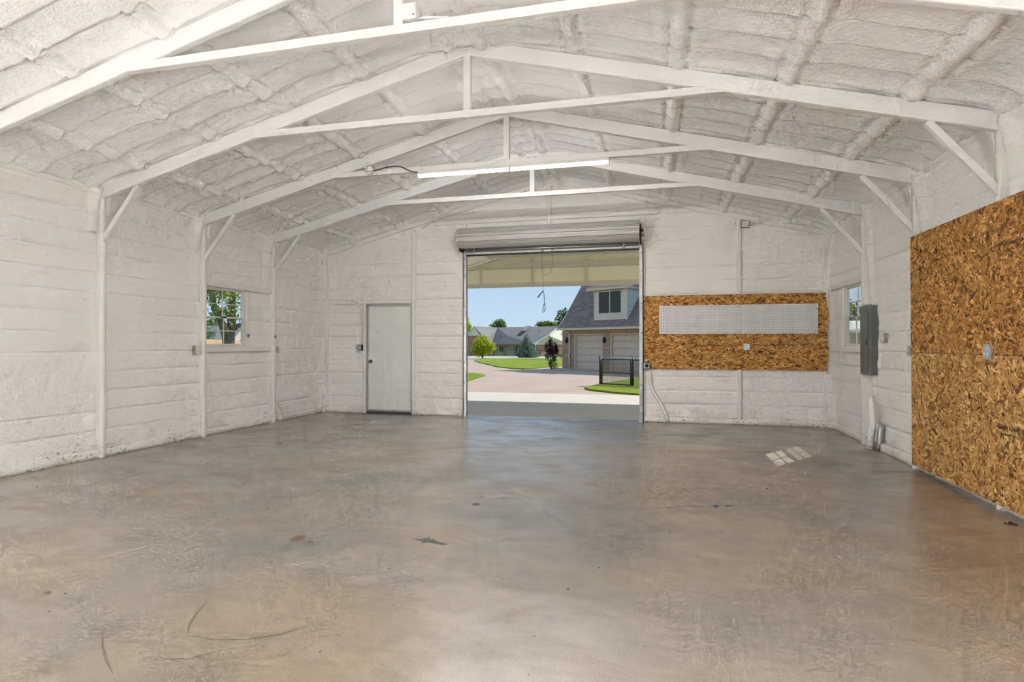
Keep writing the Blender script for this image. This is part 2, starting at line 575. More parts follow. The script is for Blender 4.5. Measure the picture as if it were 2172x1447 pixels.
# ceiling: foam pillows between purlins, ribs of the roof sheet, coves along the rafters
PURX = [0.65, 1.585, 2.49, 3.40, 4.30]
PURX = PURX + [W - x for x in PURX]
def f_ceil(x, y):
    d = np.zeros_like(x)
    wob = 0.02 * fbm(y * 1.7, x * 0.5, 30, 3)
    for i, px in enumerate(PURX):
        a = np.abs(x - px - 0.4 * wob)
        near = 0.9 + 0.3 * fbm(y * 1.1, y * 0 + i * 5.3, 40, 2)
        prof = 1 / (1 + np.exp((a - 0.045) / 0.009))
        d += 0.050 * prof * near - 0.016 * G(a - 0.085, 0.02) + 0.016 * G(a - 0.13, 0.055) * near
    k = (y - 0.12) / 0.3048
    fr = k - np.floor(k)
    lean = np.sin(np.pi * np.clip(np.abs(((x - 0.2) / 0.92) % 1.0), 0, 1))
    am = np.clip(0.9 + 0.8 * fbm(x * 0.8, np.floor(k) * 2.1, 50, 2), 0.4, 1.4)
    saw = np.where(fr < 0.93, (fr / 0.93) ** 1.6, (1 - fr) / 0.07)
    d += 0.036 * (saw - 0.5) * am * (0.35 + 0.65 * lean)
    d -= 0.012 * np.exp(-(np.minimum(fr, 1 - fr) / 0.035) ** 2) * am * (0.35 + 0.65 * lean)
    yt = (y - T[0]) / S
    ty = (yt - np.round(yt)) * S
    thick = 0.6 + 0.4 * np.clip((np.abs(x - XM)) / XM, 0, 1)
    d += 0.035 * G(np.abs(ty) - 0.02, 0.15) * (0.7 + 0.9 * fbm(x * 1.3, y * 0.6, 55, 3))
    d += 0.03 * (1 - (2 * np.abs(yt - np.round(yt))) ** 2) * -0.2
    d += 0.06 * G(x, 0.12) + 0.06 * G(x - W, 0.12) + 0.09 * G(x - XM, 0.30)
    d += 0.07 * G(y - D, 0.10)
    d += 0.026 * fbm(x * 0.9, y * 0.9, 60, 3) + 0.009 * fbm(x * 6, y * 6, 63, 3) + 0.007 * fbm(x * 20, y * 20, 66, 2)
    return np.stack([x, y, zceil(x) - d + 0.012], -1)
xc = lines(-0.05, W + 0.05, 0.032, sorted([p + e for p in PURX for e in (-0.055, -0.045, -0.035, 0.035, 0.045, 0.055)]))
yc = lines(YR - 0.06, D + 0.06, 0.034, sorted([0.12 + 0.3048 * k + e for k in range(-9, 34) for e in (-0.022, -0.010, 0.0, 0.011)]))
ce = grid_mesh('ceiling', xc, yc, f_ceil, [], FOAM_C)
tag(ce, 'white spray-foamed gable ceiling with pillowed bays and purlin ridges', 'ceiling', kind='structure')
# sheet metal above the foam keeps the roof tight
MB().prism([(-0.35, YR - .2, CZ0 + .02), (XM, YR - .2, CZ0 + SL * XM + .11), (W + .35, YR - .2, CZ0 + .02), (W + .35, YR - .2, CZ0 + .06), (XM, YR - .2, CZ0 + SL * XM + .16), (-.35, YR - .2, CZ0 + .06)], (0, D - YR + .35, 0)).build('roof_sheet', mat('roof_metal', (0.62, 0.59, 0.53), 0.45, 0.3), ce)

# baseboards: the foamed sill rail at the foot of each wall
def sill(name, a, b, nrm, seed, label):
    a, b, nrm = Vector(a), Vector(b), Vector(nrm)
    L = (b - a).length; n = int(L / 0.05); d = (b - a).normalized()
    prof = [(0.0, 0.0), (0.05, 0.0), (0.05, 0.035), (0.048, 0.075), (0.03, 0.098), (0.0, 0.10)]
    v, f = [], []
    for i in range(n + 1):
        s_ = L * i / n
        w = 0.016 * float(fbm(np.array([s_ * 2.3]), np.array([seed * 1.0]), seed, 3)[0])
        for (o_, z_) in prof:
            v.append(a + d * s_ + nrm * (o_ + (w if o_ > 0 else 0)) + Vector((0, 0, z_ + (0.6 * w if z_ > 0.05 else 0))))
    m = len(prof)
    for i in range(n):
        for k in range(m - 1):
            f.append((i*m+k, (i+1)*m+k, (i+1)*m+k+1, i*m+k+1))
    o = MB().add(v, f, True).build(name, FOAM_T)
    tag(o, label, 'baseboard', kind='structure')
sill('baseboard_left', (-.042, YR, 0), (-.042, D, 0), (1, 0, 0), 1, 'foamed sill rail along the foot of the left wall')
sill('baseboard_right', (W + .042, D, 0), (W + .042, YR, 0), (-1, 0, 0), 2, 'foamed sill rail along the foot of the right wall')
sill('baseboard_back_left', (0, D, 0), (0.86, D, 0), (0, -1, 0), 3, 'short foamed sill rail left of the white walk door')
sill('baseboard_back_middle', (1.9, D, 0), (2.86, D, 0), (0, -1, 0), 4, 'foamed sill rail between the walk door and the roll-up door')
sill('baseboard_back_right', (6.06, D, 0), (W, D, 0), (0, -1, 0), 5, 'foamed sill rail under the chipboard on the far wall')

# trims: foam-covered girts and studs standing proud of the walls
tn = [0]
def trim(a, b, label, bev=0.012):
    tn[0] += 1
    o = boxo('trim_%d' % tn[0], a, b, FOAM_T, None, bev)
    tag(o, label, 'trim', kind='structure')
P_ = 0.036
trim((-.06, 6.97, 2.15), (P_ - .03, 8.455, 2.222), 'foamed girt over the left window')
trim((-.06, 6.97, 1.195), (P_ - .03, 8.455, 1.275), 'foamed girt under the left window')
trim((-.06, 7.84, 1.275), (P_ - .036, 7.895, 2.15), 'foamed stud at the far side of the left window')
trim((W + .06, 8.52, 2.15), (W - P_ + .03, D - .05, 2.225), 'foamed girt over the right window')
trim((W + .06, 8.52, 1.195), (W - P_ + .03, D - .05, 1.275), 'foamed girt under the right window')
trim((W + .06, 9.42, 1.275), (W - P_ + .036, 9.475, 2.15), 'foamed stud at the far side of the right window')
yb0, yb1 = D - P_, D + .02
trim((0.03, yb0, 0), (0.105, yb1, 3.05), 'foamed corner stud at the left end of the far wall')
trim((W - .105, yb0, 0), (W - .03, yb1, 3.05), 'foamed corner stud at the right end of the far wall')
trim((0.105, yb0, 2.075), (1.842, yb1, 2.135), 'foamed girt over the walk door')
trim((0.850, yb0, 0), (0.908, yb1, 2.075), 'foamed stud left of the walk door')
trim((1.845, yb0, 0), (1.912, yb1, 3.45), 'tall foamed stud right of the walk door')
trim((2.84, yb0, 0), (2.912, yb1, 3.50), 'foamed stud left of the roll-up door')
trim((6.02, yb0, 0), (6.085, yb1, 3.50), 'foamed stud right of the roll-up door')
trim((2.30, yb0, 3.50), (6.30, yb1, 3.565), 'foamed header over the roll-up door')
trim((4.405, yb0 - .004, 3.30), (4.475, yb1, 4.12), 'foamed stud above the middle of the roll-up door')
trim((7.54, yb0, 0), (7.607, yb1, 3.36), 'foamed stud behind the middle of the far chipboard')
for sgn, nm in ((-1, 'left'), (1, 'right')):
    tn[0] += 1
    x0 = 0.02 if sgn < 0 else W - .02
    z0 = CZ0 - 0.10
    o = MB().bar((x0, D - .01, z0), (XM, D - .01, z0 + SL * (XM - .02)), 0.05, 0.075).build('trim_%d' % tn[0], FOAM_T)
    tag(o, 'foamed %s rafter lying against the far gable wall' % nm, 'trim', kind='structure')

# ================================================================ TRUSSES
def truss(k, label):
    y = T[k]
    t = thing('roof_truss', (XM, y, 0), label, 'truss', 'white steel trusses under the ceiling')
    tw = 0.068
    for sg in (-1, 1):
        X = (lambda x: x) if sg < 0 else (lambda x: W - x)
        x0, x1 = X(-0.045), X(0.032)
        v, f = [], []
        # post: foamed square tube, slightly lumpy
        nseg = 26
        pr = [(-0.5, 0), (-0.5, 1.0), (-0.36, 1.18), (0.36, 1.18), (0.5, 1.0), (0.5, 0)]
        for i in range(nseg + 1):
            z = 3.03 * i / nseg
            a = np.array([z * 2.1]); lump = 0.010 * float(fbm(a, a * 0 + y, 3 + sg, 3)[0])
            wd = tw * (1 + 0.15 * float(fbm(a, a * 0 + y + 4, 5 + sg, 3)[0]))
            for (py, px) in pr:
                v.append((X(-0.06 + 0.088 * px + (lump if px else 0)), y + py * wd, z))
        m = len(pr)
        for i in range(nseg):
            for q in range(m - 1):
                f.append((i*m+q, (i+1)*m+q, (i+1)*m+q+1, i*m+q+1))
        MB().add(v, f, True).build('post', FOAM_T, t)
        hb = 0.15
        za = RB0 + hb / 2 + .0015
        MB().bar((X(0.012), y, za + SL * .012), (X(XM), y, za + SL * XM), tw, hb).build('rafter', STEELW, t, 0.012)
        pb = Vector((X(0.015), y, 2.50)); pt = Vector((X(0.53), y, RB0 + SL * .53 - .004))
        MB().bar(pb, pt, 0.055, 0.05, (0, 1, 0)).build('knee_brace', STEELW, t, 0.004)
    MB().bar((XM - 2.44, y, 3.558), (XM + 2.44, y, 3.558), 0.064, 0.068).build('tie_beam', STEELW, t, 0.004)
    MB().box((XM - .036, y - .03, 3.59), (XM + .036, y + .03, RB0 + SL * XM - .0)).build('king_post', STEELW, t, 0.004)
    return t
truss(1, 'nearest white roof truss, with a square electrical box on its short post')
truss(2, 'second nearest white roof truss, its tie beam bare of fittings')
truss(3, 'white roof truss carrying the lit strip lights under its tie beam')
truss(4, 'white roof truss closest to the roll-up door')
truss(0, 'white roof truss straight above the camera')
truss(-1, 'white roof truss just behind the camera')
truss(-2, 'white roof truss behind the camera, closest to the rear wall')

# ================================================================ STRIP LIGHTS
def strip(x0, x1, y, label, group):
    t = thing('strip_light', ((x0 + x1) / 2, y, 3.455), label, 'strip light', group)
    MB().box((x0, y - .040, 3.486), (x1, y + .040, 3.524)).build('housing', WPLAST, t, 0.004)
    n = 8
    poly = [(x0 + .004, y - .038, 3.486)] + [(x0 + .004, y + .038 * math.cos(math.pi - a), 3.486 - .030 * math.sin(a)) for a in [math.pi * i / n for i in range(1, n)]] + [(x0 + .004, y + .038, 3.486)]
    MB().prism(poly, (x1 - x0 - .008, 0, 0)).build('diffuser', LIT, t)
    for xx in (x0, x1 - .008):
        MB().box((xx, y - .041, 3.455), (xx + .008, y + .041, 3.522)).build('end_cap', WPLAST, t)
strip(3.288, 4.498, T[3], 'lit strip light under the tie beam, left one with the black cord', 'strip lights')
strip(4.504, 5.714, T[3], 'lit strip light under the tie beam, right one farther from the cord', 'strip lights')
FILL_TUBE = emit_mat('fill_tube', (0.985, 0.985, 1.0), FILL_TUBES)
def fill_light(side, y0, z, label):  # unseen lamp added behind the camera to brighten the room
    X = (lambda d: d) if side < 0 else (lambda d: W - d)
    t = thing('fill_light', (X(.05), y0 + .605, z - .03), label, 'fill light', 'added bare-tube fill lights')
    MB().box((X(-.02), y0, z - .03), (X(.035), y0 + 1.21, z + .03)).build('batten', WPLAST, t, .003)
    for yy in (y0 + .004, y0 + 1.186):
        MB().box((X(.035), yy, z - .02), (X(.115), yy + .02, z + .02)).build('socket', WPLAST, t)
    MB().cyl((X(.09), y0 + .024, z), (X(.09), y0 + 1.186, z), .019, 12).build('tube', FILL_TUBE, t)
for side, nm in ((-1, 'left'), (1, 'right')):
    for z in (1.0, 1.7):
        for i, y0 in enumerate((-2.25, -.95)):
            fill_light(side, y0, z, 'added bare-tube fill light, %s wall behind the camera, %s row, %s from rear' % (nm, 'lower' if z < 1.5 else 'upper', ('first', 'second')[i]))

# round junction box and its cord on the third truss
yj = T[3] - .045
t = thing('junction_box', (2.625, yj, 3.53), 'round white junction box on the tie beam left of the strip light', 'junction box')
MB().lathe((2.625, T[3] - .03, 3.582), (0, -1, 0), [(0, 0), (0, .052), (.034, .052), (.038, .045)], 24).build('body', STEELW, t)
MB().lathe((2.625, T[3] - .068, 3.582), (0, -1, 0), [(0, .053), (.004, .053), (.006, .046), (.006, 0)], 24).build('cover', STEELW, t)
MB().tube([(2.575, yj, 3.60), (2.553, yj, 3.64), (2.565, yj, 3.69), (2.60, yj + .03, 3.70), (2.60, T[3], 3.72)], .011, 8).build('conduit', STEELW, t)
for (xx, zz) in ((2.592, 3.602), (2.658, 3.562)):
    MB().lathe((xx, T[3] - .074, zz), (0, -1, 0), [(0, .005), (.003, .004), (.003, 0)], 8).build('screw', DARKM, t)
o = MB().tube([(2.675, yj, 3.575), (2.76, yj, 3.588), (2.87, yj - .01, 3.606), (2.98, yj - .01, 3.612), (3.06, yj - .01, 3.60), (3.14, yj, 3.56), (3.21, yj, 3.525), (3.292, yj, 3.512)], .0075, 8).build('power_cord', CORDB)
tag(o, 'black cord running from the round box to the strip light', 'cord')

# square electrical box on the nearest truss
ye = T[1]
t = thing('electrical_box', (4.55, ye, 3.60), 'square white electrical box beside the short post of the nearest truss', 'electrical box')
MB().box((4.499, ye - .045, 3.612), (4.605, ye + .03, 3.725)).build('body', STEELW, t, .004)
MB().box((4.502, ye - .052, 3.612), (4.600, ye - .045, 3.718)).build('cover', STEELW, t, .002)
MB().lathe((4.588, ye - .052, 3.635), (0, -1, 0), [(0, .006), (.003, .005), (.003, 0)], 8).build('screw', BLACK, t)
MB().tube([(4.60, ye - .01, 3.625), (4.68, ye - .02, 3.618), (4.76, ye - .02, 3.605), (4.84, ye - .02, 3.597)], .009, 8).build('cable', STEELW, t)

# ================================================================ WINDOWS
def window(name, label, side, screen):
    y0, y1, z0, z1 = WIN1 if side < 0 else WIN2
    X = (lambda d: -d - .036) if side < 0 else (lambda d: W + .036 + d)      # d = distance outwards
    t = thing(name, (X(.05), (y0 + y1) / 2, z0), label, 'window', kind='structure')
    fr = .018
    m = MB()
    for (a0, a1, b0, b1) in ((y0, y0 + fr, z0, z1), (y1 - fr, y1, z0, z1), (y0 + fr, y1 - fr, z0, z0 + fr), (y0 + fr, y1 - fr, z1 - fr, z1)):
        m.box((X(-.004), a0, b0), (X(.052), a1, b1))
    m.build('frame', VINYL, t, .003)
    zm = (z0 + z1) / 2 - .005
    for nm, zz0, zz1, d0 in (('upper', zm - .012, z1 - fr, .028), ('lower', z0 + fr, zm + .014, .006)):
        ya, yb = y0 + fr, y1 - fr
        st = .016
        m = MB()
        for (a0, a1, b0, b1) in ((ya, ya + st, zz0, zz1), (yb - st, yb, zz0, zz1), (ya + st, yb - st, zz0, zz0 + st + .003), (ya + st, yb - st, zz1 - st - .002, zz1)):
            m.box((X(d0), a0, b0), (X(d0 + .020), a1, b1))
        s = m.build('sash', VINYL, t, .002)
        gy0, gy1, gz0, gz1 = ya + st, yb - st, zz0 + st + .003, zz1 - st - .002
        ym, zc_ = (gy0 + gy1) / 2, (gz0 + gz1) / 2
        boxo('muntin', (X(d0 + .004), ym - .007, gz0), (X(d0 + .016), ym + .007, gz1), VINYL, s)
        boxo('muntin', (X(d0 + .005), gy0, zc_ - .007), (X(d0 + .015), gy1, zc_ + .007), VINYL, s)
        for (pa, pb) in ((gy0, ym), (ym, gy1)):
            for (qa, qb) in ((gz0, zc_), (zc_, gz1)):
                boxo('pane', (X(d0 + .008), pa, qa), (X(d0 + .012), pb, qb), GLASS, s)
        if nm == 'lower':
            boxo('lock', (X(d0 - .012), ym - .055, zz1 - .016), (X(d0 + .002), ym + .055, zz1 + .004), mat('lock_brown', (.10, .045, .03), .5), s, .003)
            if screen:
                boxo('insect_screen', (X(.054), gy0 - .01, gz0 - .01), (X(.0555), gy1 + .01, gz1 + .01), SCREEN, t)
    return t
window('window_1', 'white double-hung window with grid panes in the left wall', -1, False)
window('window_2', 'white double-hung window with grid panes beside the breaker panel', 1, True)

# ================================================================ WALK DOOR
t = thing('door_1', (1.376, D, 0), 'plain pale grey-white walk door with a round knob', 'door', kind='structure')
m = MB()
m.box((.912, D - .03, 0), (.932, D + .09, 2.062)); m.box((1.826, D - .03, 0), (1.84, D + .09, 2.062)); m.box((.932, D - .03, 2.044), (1.826, D + .09, 2.062))
m.build('jamb', GALV, t, .002)
m = MB(); m.box((.932, D + .01, .045), (.952, D + .06, 2.044)); m.box((.952, D + .01, 2.02), (1.826, D + .06, 2.044))
m.build('stop_strip', VINYL, t, .002)
leaf = boxo('leaf', (.954, D + .004, .055), (1.822, D + .046, 2.022), DOORM, t, .004)
boxo('sweep', (.954, D - .002, .052), (1.822, D + .004, .075), GALV, t)
boxo('threshold', (.932, D - .05, 0.0), (1.826, D + .07, .04), mat('threshold_dark', (.10, .095, .085), .5, .4), t, .006)
MB().lathe((.998, D + .004, .985), (0, -1, 0), [(0, .034), (.006, .034), (.008, .014), (.030, .013), (.036, .025), (.050, .030), (.062, .025), (.066, 0)], 20).build('knob', mat('knob_bronze', (.16, .13, .10), .32, .9), leaf)
for zz in (.25, 1.03, 1.82):
    MB().cyl((1.824, D - .002, zz), (1.824, D - .002, zz + .1), .007, 8).build('hinge', GALV, t)

# ================================================================ ROLL-UP DOOR
t = thing('door_2', (4.46, D - .15, 0), 'open roll-up door with its ribbed steel curtain coiled overhead', 'door', kind='structure')
cyd, czd, rd = D - .245, 3.195, .178
x0d, x1d = 2.842, 6.0
prof = []
nrib = 13
for i in range(nrib):
    for (fr_, dr_) in ((0, 0), (.46, 0), (.475, -.030), (.575, -.030), (.59, 0), (.80, 0), (.81, -.018), (.87, -.018), (.88, 0)):
        a = 2 * math.pi * (i + fr_) / nrib
        prof.append(((rd + dr_) * math.cos(a), (rd + dr_) * math.sin(a)))
np_ = len(prof)
v = [(x0d, cyd + p[0], czd + p[1]) for p in prof] + [(x1d, cyd + p[0], czd + p[1]) for p in prof]
f = [(i, (i + 1) % np_, (i + 1) % np_ + np_, i + np_) for i in range(np_)]
roll = MB().add(v, f).build('curtain_roll', CURT, t)
for xe, s_ in ((x0d + .004, -1), (x1d - .004, 1)):
    m = MB()
    for r_ in (.172, .158, .145, .130, .116):
        m.lathe((xe, cyd, czd), (s_, 0, 0), [(-.02, r_ - .003), (0, r_ - .003), (0, r_), (-.02, r_)], 40)
    m.build('coil_edge', CURT, roll)
    MB().lathe((xe - s_ * .012, cyd, czd), (s_, 0, 0), [(0, .168), (.001, 0)], 32).build('coil_disc', DARKM, roll)
MB().cyl((2.80, cyd, czd), (6.06, cyd, czd), .022, 14).build('axle', DARKM, t)
for xb in (2.868, 6.012):
    m = MB()
    m.box((xb, D - .30, 2.96), (xb + .006, D - .01, 3.30)); m.box((xb - .02, D - .016, 2.9), (xb + .03, D - .010, 3.34))
    m.build('end_bracket', DARKM, t)
# the flat bottom of the curtain hanging from the coil, and the bottom bar
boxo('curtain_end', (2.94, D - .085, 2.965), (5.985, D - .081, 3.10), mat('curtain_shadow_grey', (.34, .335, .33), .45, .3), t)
boxo('bottom_bar', (2.935, D - .115, 2.925), (5.99, D - .055, 2.965), CURT, t, .008)
boxo('rubber_seal', (2.935, D - .105, 2.897), (5.99, D - .062, 2.925), BLACK, t, .006)
MB().cyl((2.95, D - .135, 2.992), (5.97, D - .135, 2.992), .017, 12).build('tension_bar', GALV, t)
for xx in (3.10, 5.74):
    MB().tube([(xx, D - .15, 3.06), (xx, D - .155, 2.99), (xx - .012, D - .15, 2.94), (xx - .03, D - .14, 2.915)], .012, 6).build('bar_clip', GALV, t)
for xg, sg in ((2.866, 1), (6.054, -1)):
    m = MB()
    m.box((xg, D - .075, 0), (xg + sg * .012, D + .02, 2.99))
    m.box((xg, D - .075, 0), (xg + sg * .066, D - .068, 2.99))
    m.box((xg, D - .030, 0), (xg + sg * .066, D - .024, 2.99))
    g_ = m.build('guide', GALV, t)
    boxo('guide_lining', (xg + sg * .045, D - .068, 0), (xg + sg * .064, D - .030, 2.985), DARKM, g_)
    for zz in (.14, .62, .98, 1.5, 2.0, 2.55, 2.86):
        MB().lathe((xg + sg * .028, D - .075, zz), (0, -1, 0), [(0, .009), (.004, .008), (.006, 0)], 8).build('bolt', DARKM, g_)
# pull rope
yrp = D - .16
m = MB()
m.tube([(4.335, yrp, 2.97), (4.33, yrp, 2.8), (4.325, yrp, 2.64), (4.345, yrp, 2.55), (4.395, yrp, 2.51), (4.45, yrp, 2.52), (4.495, yrp, 2.57), (4.525, yrp, 2.66), (4.53, yrp, 2.8), (4.525, yrp, 2.90), (4.505, yrp, 2.975)], .0045, 6)
m.tube([(4.35, yrp, 2.98), (4.352, yrp, 2.7), (4.356, yrp, 2.45), (4.358, yrp, 2.24)], .0045, 6)
m.build('pull_rope', ROPE, t)
m = MB()
m.tube([(4.358, yrp, 2.25), (4.35, yrp, 2.235), (4.31, yrp, 2.19), (4.27, yrp, 2.145), (4.258, yrp, 2.12), (4.272, yrp, 2.122), (4.30, yrp, 2.16), (4.352, yrp, 2.232)], .006, 6)
m.tube([(4.36, yrp, 2.24), (4.374, yrp, 2.18), (4.378, yrp, 2.10), (4.378, yrp, 2.03), (4.394, yrp, 1.99), (4.392, yrp, 1.93), (4.372, yrp, 1.865), (4.356, yrp, 1.862), (4.352, yrp, 1.885), (4.364, yrp, 1.95), (4.378, yrp, 2.02)], .006, 6)
m.build('rope_loop', mat('rope_dark', (.085, .09, .11), .9), t)

# ================================================================ CHIPBOARD SHEETS
def osb_mat(name, stops, base):
    m, nt, bs = base_mat(name)
    g = N(nt, 'ShaderNodeNewGeometry')
    c = ramp(nt, g.outputs['Random Per Island'], stops)
    f = noise(nt, pos(nt), 130, 2, 0.5)
    c = mixc(nt, 0.35, c, ramp(nt, f, [(0.3, 0.3), (0.7, 0.68)]), 'OVERLAY')
    nt.links.new(c, bs.inputs['Base Color'])
    bs.inputs['Roughness'].default_value = 0.62
    bs.inputs['Specular IOR Level'].default_value = 0.2
    return m
OSB_B = mat('chipboard_core', (0.20, 0.095, 0.035), 0.8, 0, (0.10, 0.045, 0.018), 40)
STR = [(0.0, (0.078, 0.030, 0.009)), (0.12, (0.208, 0.083, 0.020)), (0.35, (0.403, 0.181, 0.045)), (0.62, (0.559, 0.269, 0.069)), (0.85, (0.702, 0.369, 0.106)), (1.0, (0.884, 0.537, 0.202))]
STR2 = [(0.0, (0.117, 0.048, 0.016)), (0.12, (0.273, 0.119, 0.036)), (0.35, (0.468, 0.231, 0.069)), (0.62, (0.637, 0.338, 0.106)), (0.85, (0.780, 0.450, 0.162)), (1.0, (0.900, 0.675, 0.302))]
OSB1 = osb_mat('chipboard_strands', STR, OSB_B)
OSB2 = osb_mat('chipboard_strands_pale', STR2, OSB_B)

def flakes(name, parent, o, ux, uy, w, h, n, mat_, ang_sd, seed, edge=None):
    """loose wood strands pressed into the face of a sheet; o = lower corner of the face, ux/uy in-plane, normal = ux x uy"""
    R = np.random.RandomState(seed)
    L = np.clip(R.lognormal(math.log(0.066), 0.5, n), .018, .16)
    B = np.clip(R.lognormal(math.log(0.0135), 0.6, n), .0035, .038)
    A = R.normal(0, ang_sd, n)
    px, py = R.rand(n) * w, R.rand(n) * h
    base = np.array([[-.5, -.35], [-.1, -.5], [.5, -.42], [.44, .3], [.1, .5], [-.44, .45]])
    q = base[None] + R.uniform(-.09, .09, (n, 6, 2))
    q[:, :, 0] *= L[:, None]; q[:, :, 1] *= B[:, None]
    ca, sa = np.cos(A)[:, None], np.sin(A)[:, None]
    X = px[:, None] + q[:, :, 0] * ca - q[:, :, 1] * sa
    Y = py[:, None] + q[:, :, 0] * sa + q[:, :, 1] * ca
    wmax = w if edge is None else edge(np.clip(Y, 0, h))
    X = np.clip(X, .0005, wmax - .0005); Y = np.clip(Y, .0005, h - .0005)
    hgt = 0.0004 + 0.0022 * R.rand(n)
    tx, ty = R.normal(0, .010, n), R.normal(0, .03, n)
    Z = hgt[:, None] + q[:, :, 0] * tx[:, None] + q[:, :, 1] * ty[:, None]
    Z = np.maximum(Z, .0002)
    ux, uy, o = np.array(ux, float), np.array(uy, float), np.array(o, float)
    un = np.cross(ux, uy)
    P = o + X[..., None] * ux + Y[..., None] * uy + Z[..., None] * un
    me = bpy.data.meshes.new(name)
    me.vertices.add(n * 6); me.vertices.foreach_set('co', P.astype(np.float32).ravel())
    me.loops.add(n * 6); me.loops.foreach_set('vertex_index', np.arange(n * 6, dtype=np.int32))
    me.polygons.add(n); me.polygons.foreach_set('loop_start', np.arange(0, n * 6, 6, dtype=np.int32))
    me.update(calc_edges=True)
    ob = link_mesh(name, me, mat_, parent)
    tag(ob, kind='stuff')
    return ob

def stamp(parent, o, ux, uy, segs, seed):
    """faded ink print: rows of short dark strokes"""
    R = random.Random(seed)
    ux, uy, o = Vector(ux), Vector(uy), Vector(o)
    un = ux.cross(uy)
    m = MB()
    for (a, b, y0, hh, dens) in segs:
        x = a
        while x < b:
            wd = R.uniform(.003, .010)
            if R.random() < dens:
                ya = y0 + R.uniform(0, hh * .45); yb = ya + R.uniform(.25, .6) * hh
                p = o + un * .0035
                m.add([p + ux * x + uy * ya, p + ux * (x + wd) + uy * ya, p + ux * (x + wd) + uy * yb, p + ux * x + uy * yb], [(0, 1, 2, 3)])
            x += wd + R.uniform(.001, .007)
    tag(m.build('ink_stamp', mat('stamp_ink', (.045, .035, .03), .8), parent, fixn=False), kind='stuff')

# far wall sheet (right edge cut raggedly around the foam)
ob0, ob1, oz0, oz1 = 6.045, 8.885, 0.893, 2.124
th = .014
yo = D - .036
def ragged(y):
    return (ob1 - ob0) + 0.006 * np.sin(y * 9) - 0.020 * np.clip(np.sin(y * 5.5 + 1.2), 0, 1) + 0.012 * (y < .35)
npt = 26
poly = [(ob0, yo, oz0)] + [(ob0 + float(ragged(np.array(zz))), yo, oz0 + zz) for zz in np.linspace(0, oz1 - oz0, npt)] + [(ob0, yo, oz1)]
t = thing('chipboard_sheet', (7.46, yo, oz0), 'long orange-brown chipboard sheet behind the white pegboard on the far wall', 'chipboard', 'chipboard sheets')
MB().prism(poly, (0, th, 0)).build('board', OSB_B, t)
flakes('strand', t, (ob0, yo, oz0), (1, 0, 0), (0, 0, 1), ob1 - ob0, oz1 - oz0, 21000, OSB1, .55, 5, ragged)
stamp(t, (ob0, yo, oz0), (1, 0, 0), (0, 0, 1), [(.62, 1.20, .385, .032, .8), (1.22, 1.56, .385, .028, .7), (1.76, 2.0, .385, .03, .8), (2.06, 2.45, .39, .045, .85), (2.46, 2.59, .39, .05, .95)], 3)
scr = MB()
for (xx, zz) in [(8.86, 1.2 - .0), (8.862, 1.40), (8.86, 1.52), (8.861, 1.56), (8.86, 1.66), (8.858, 1.9), (8.855, 1.98), (8.856, 2.08), (7.56, 2.03), (7.56, 1.985), (8.861, 1.05)]:
    MB().lathe((xx, yo - .001, zz), (0, -1, 0), [(0, .006), (.003, .0055), (.0036, 0)], 8).build('screw', VINYL, t)

# right wall sheets (two courses)
xo = W - .060
for (z0, z1, mm, sd, lab) in ((.045, 1.2225, OSB2, 21, 'paler lower chipboard sheet on the right wall, standing just above the floor'), (1.2245, 2.44, OSB1, 22, 'darker upper chipboard sheet on the right wall, reaching above the outlet')):
    xs_ = xo + (.006 if mm is OSB2 else 0)
    t = thing('chipboard_sheet', (xs_, 5.7, z0), lab, 'chipboard', 'chipboard sheets')
    MB().box((xs_, 4.49, z0), (xs_ + th, 6.93, z1)).build('board', OSB_B, t)
    flakes('strand', t, (xs_, 6.93, z0), (0, -1, 0), (0, 0, 1), 2.44, z1 - z0, 17500, mm, 1.0 if mm is OSB2 else .9, sd)
    if mm is OSB2:
        stamp(t, (xo, 6.93, z0), (0, -1, 0), (0, 0, 1), [(1.56, 2.3, .60, .05, .9), (1.60, 2.3, .55, .035, .8)], 4)
    else:
        stamp(t, (xo, 6.93, z0), (0, -1, 0), (0, 0, 1), [(1.58, 2.3, .84, .05, .85), (1.58, 2.3, .80, .03, .7)], 6)
for k, (y0_, y1_) in enumerate(((4.49 - 2.44, 4.484),)):
    for (z0, z1, lab) in ((.045, 1.220, 'lower'), (1.224, 2.44, 'upper')):
        t = thing('chipboard_sheet', (xo, 3.2, z0), 'brown chipboard sheet on the right wall next to the camera, %s course' % lab, 'chipboard', 'chipboard sheets')
        MB().box((xo, y0_, z0), (xo + th, y1_, z1)).build('board', OSB_B, t)
        flakes('strand', t, (xo, y1_, z0), (0, -1, 0), (0, 0, 1), y1_ - y0_, z1 - z0, 5000, OSB2 if z0 < 1 else OSB1, 1.0, 31 + int(z0 * 3))

# ================================================================ PEGBOARD
t = thing('pegboard', (7.53, yo - .02, 1.475), 'white perforated pegboard mounted on the far chipboard sheet', 'pegboard')
px0, px1, pz0, pz1 = 6.312, 8.735, 1.478, 1.952
pit = .0254
nx, nz = int((px1 - px0) / pit), int((pz1 - pz0) / pit)
ox, oz = px0 + ((px1 - px0) - nx * pit) / 2, pz0 + ((pz1 - pz0) - nz * pit) / 2
yp = yo - .022
m = MB()
hr = .0060
vv, ff = [], []
for i in range(nx):
    for j in range(nz):
        b = len(vv)
        xa, za = ox + i * pit, oz + j * pit
        vv += [(xa, yp, za), (xa + pit, yp, za), (xa + pit, yp, za + pit), (xa, yp, za + pit)]
        vv += [(xa + pit/2 + hr * math.cos(q), yp, za + pit/2 + hr * math.sin(q)) for q in [math.pi * (1.25 + k / 2) for k in range(4)]]
        ff += [(b + k, b + (k + 1) % 4, b + 4 + (k + 1) % 4, b + 4 + k) for k in range(4)]
m.add(vv, ff)
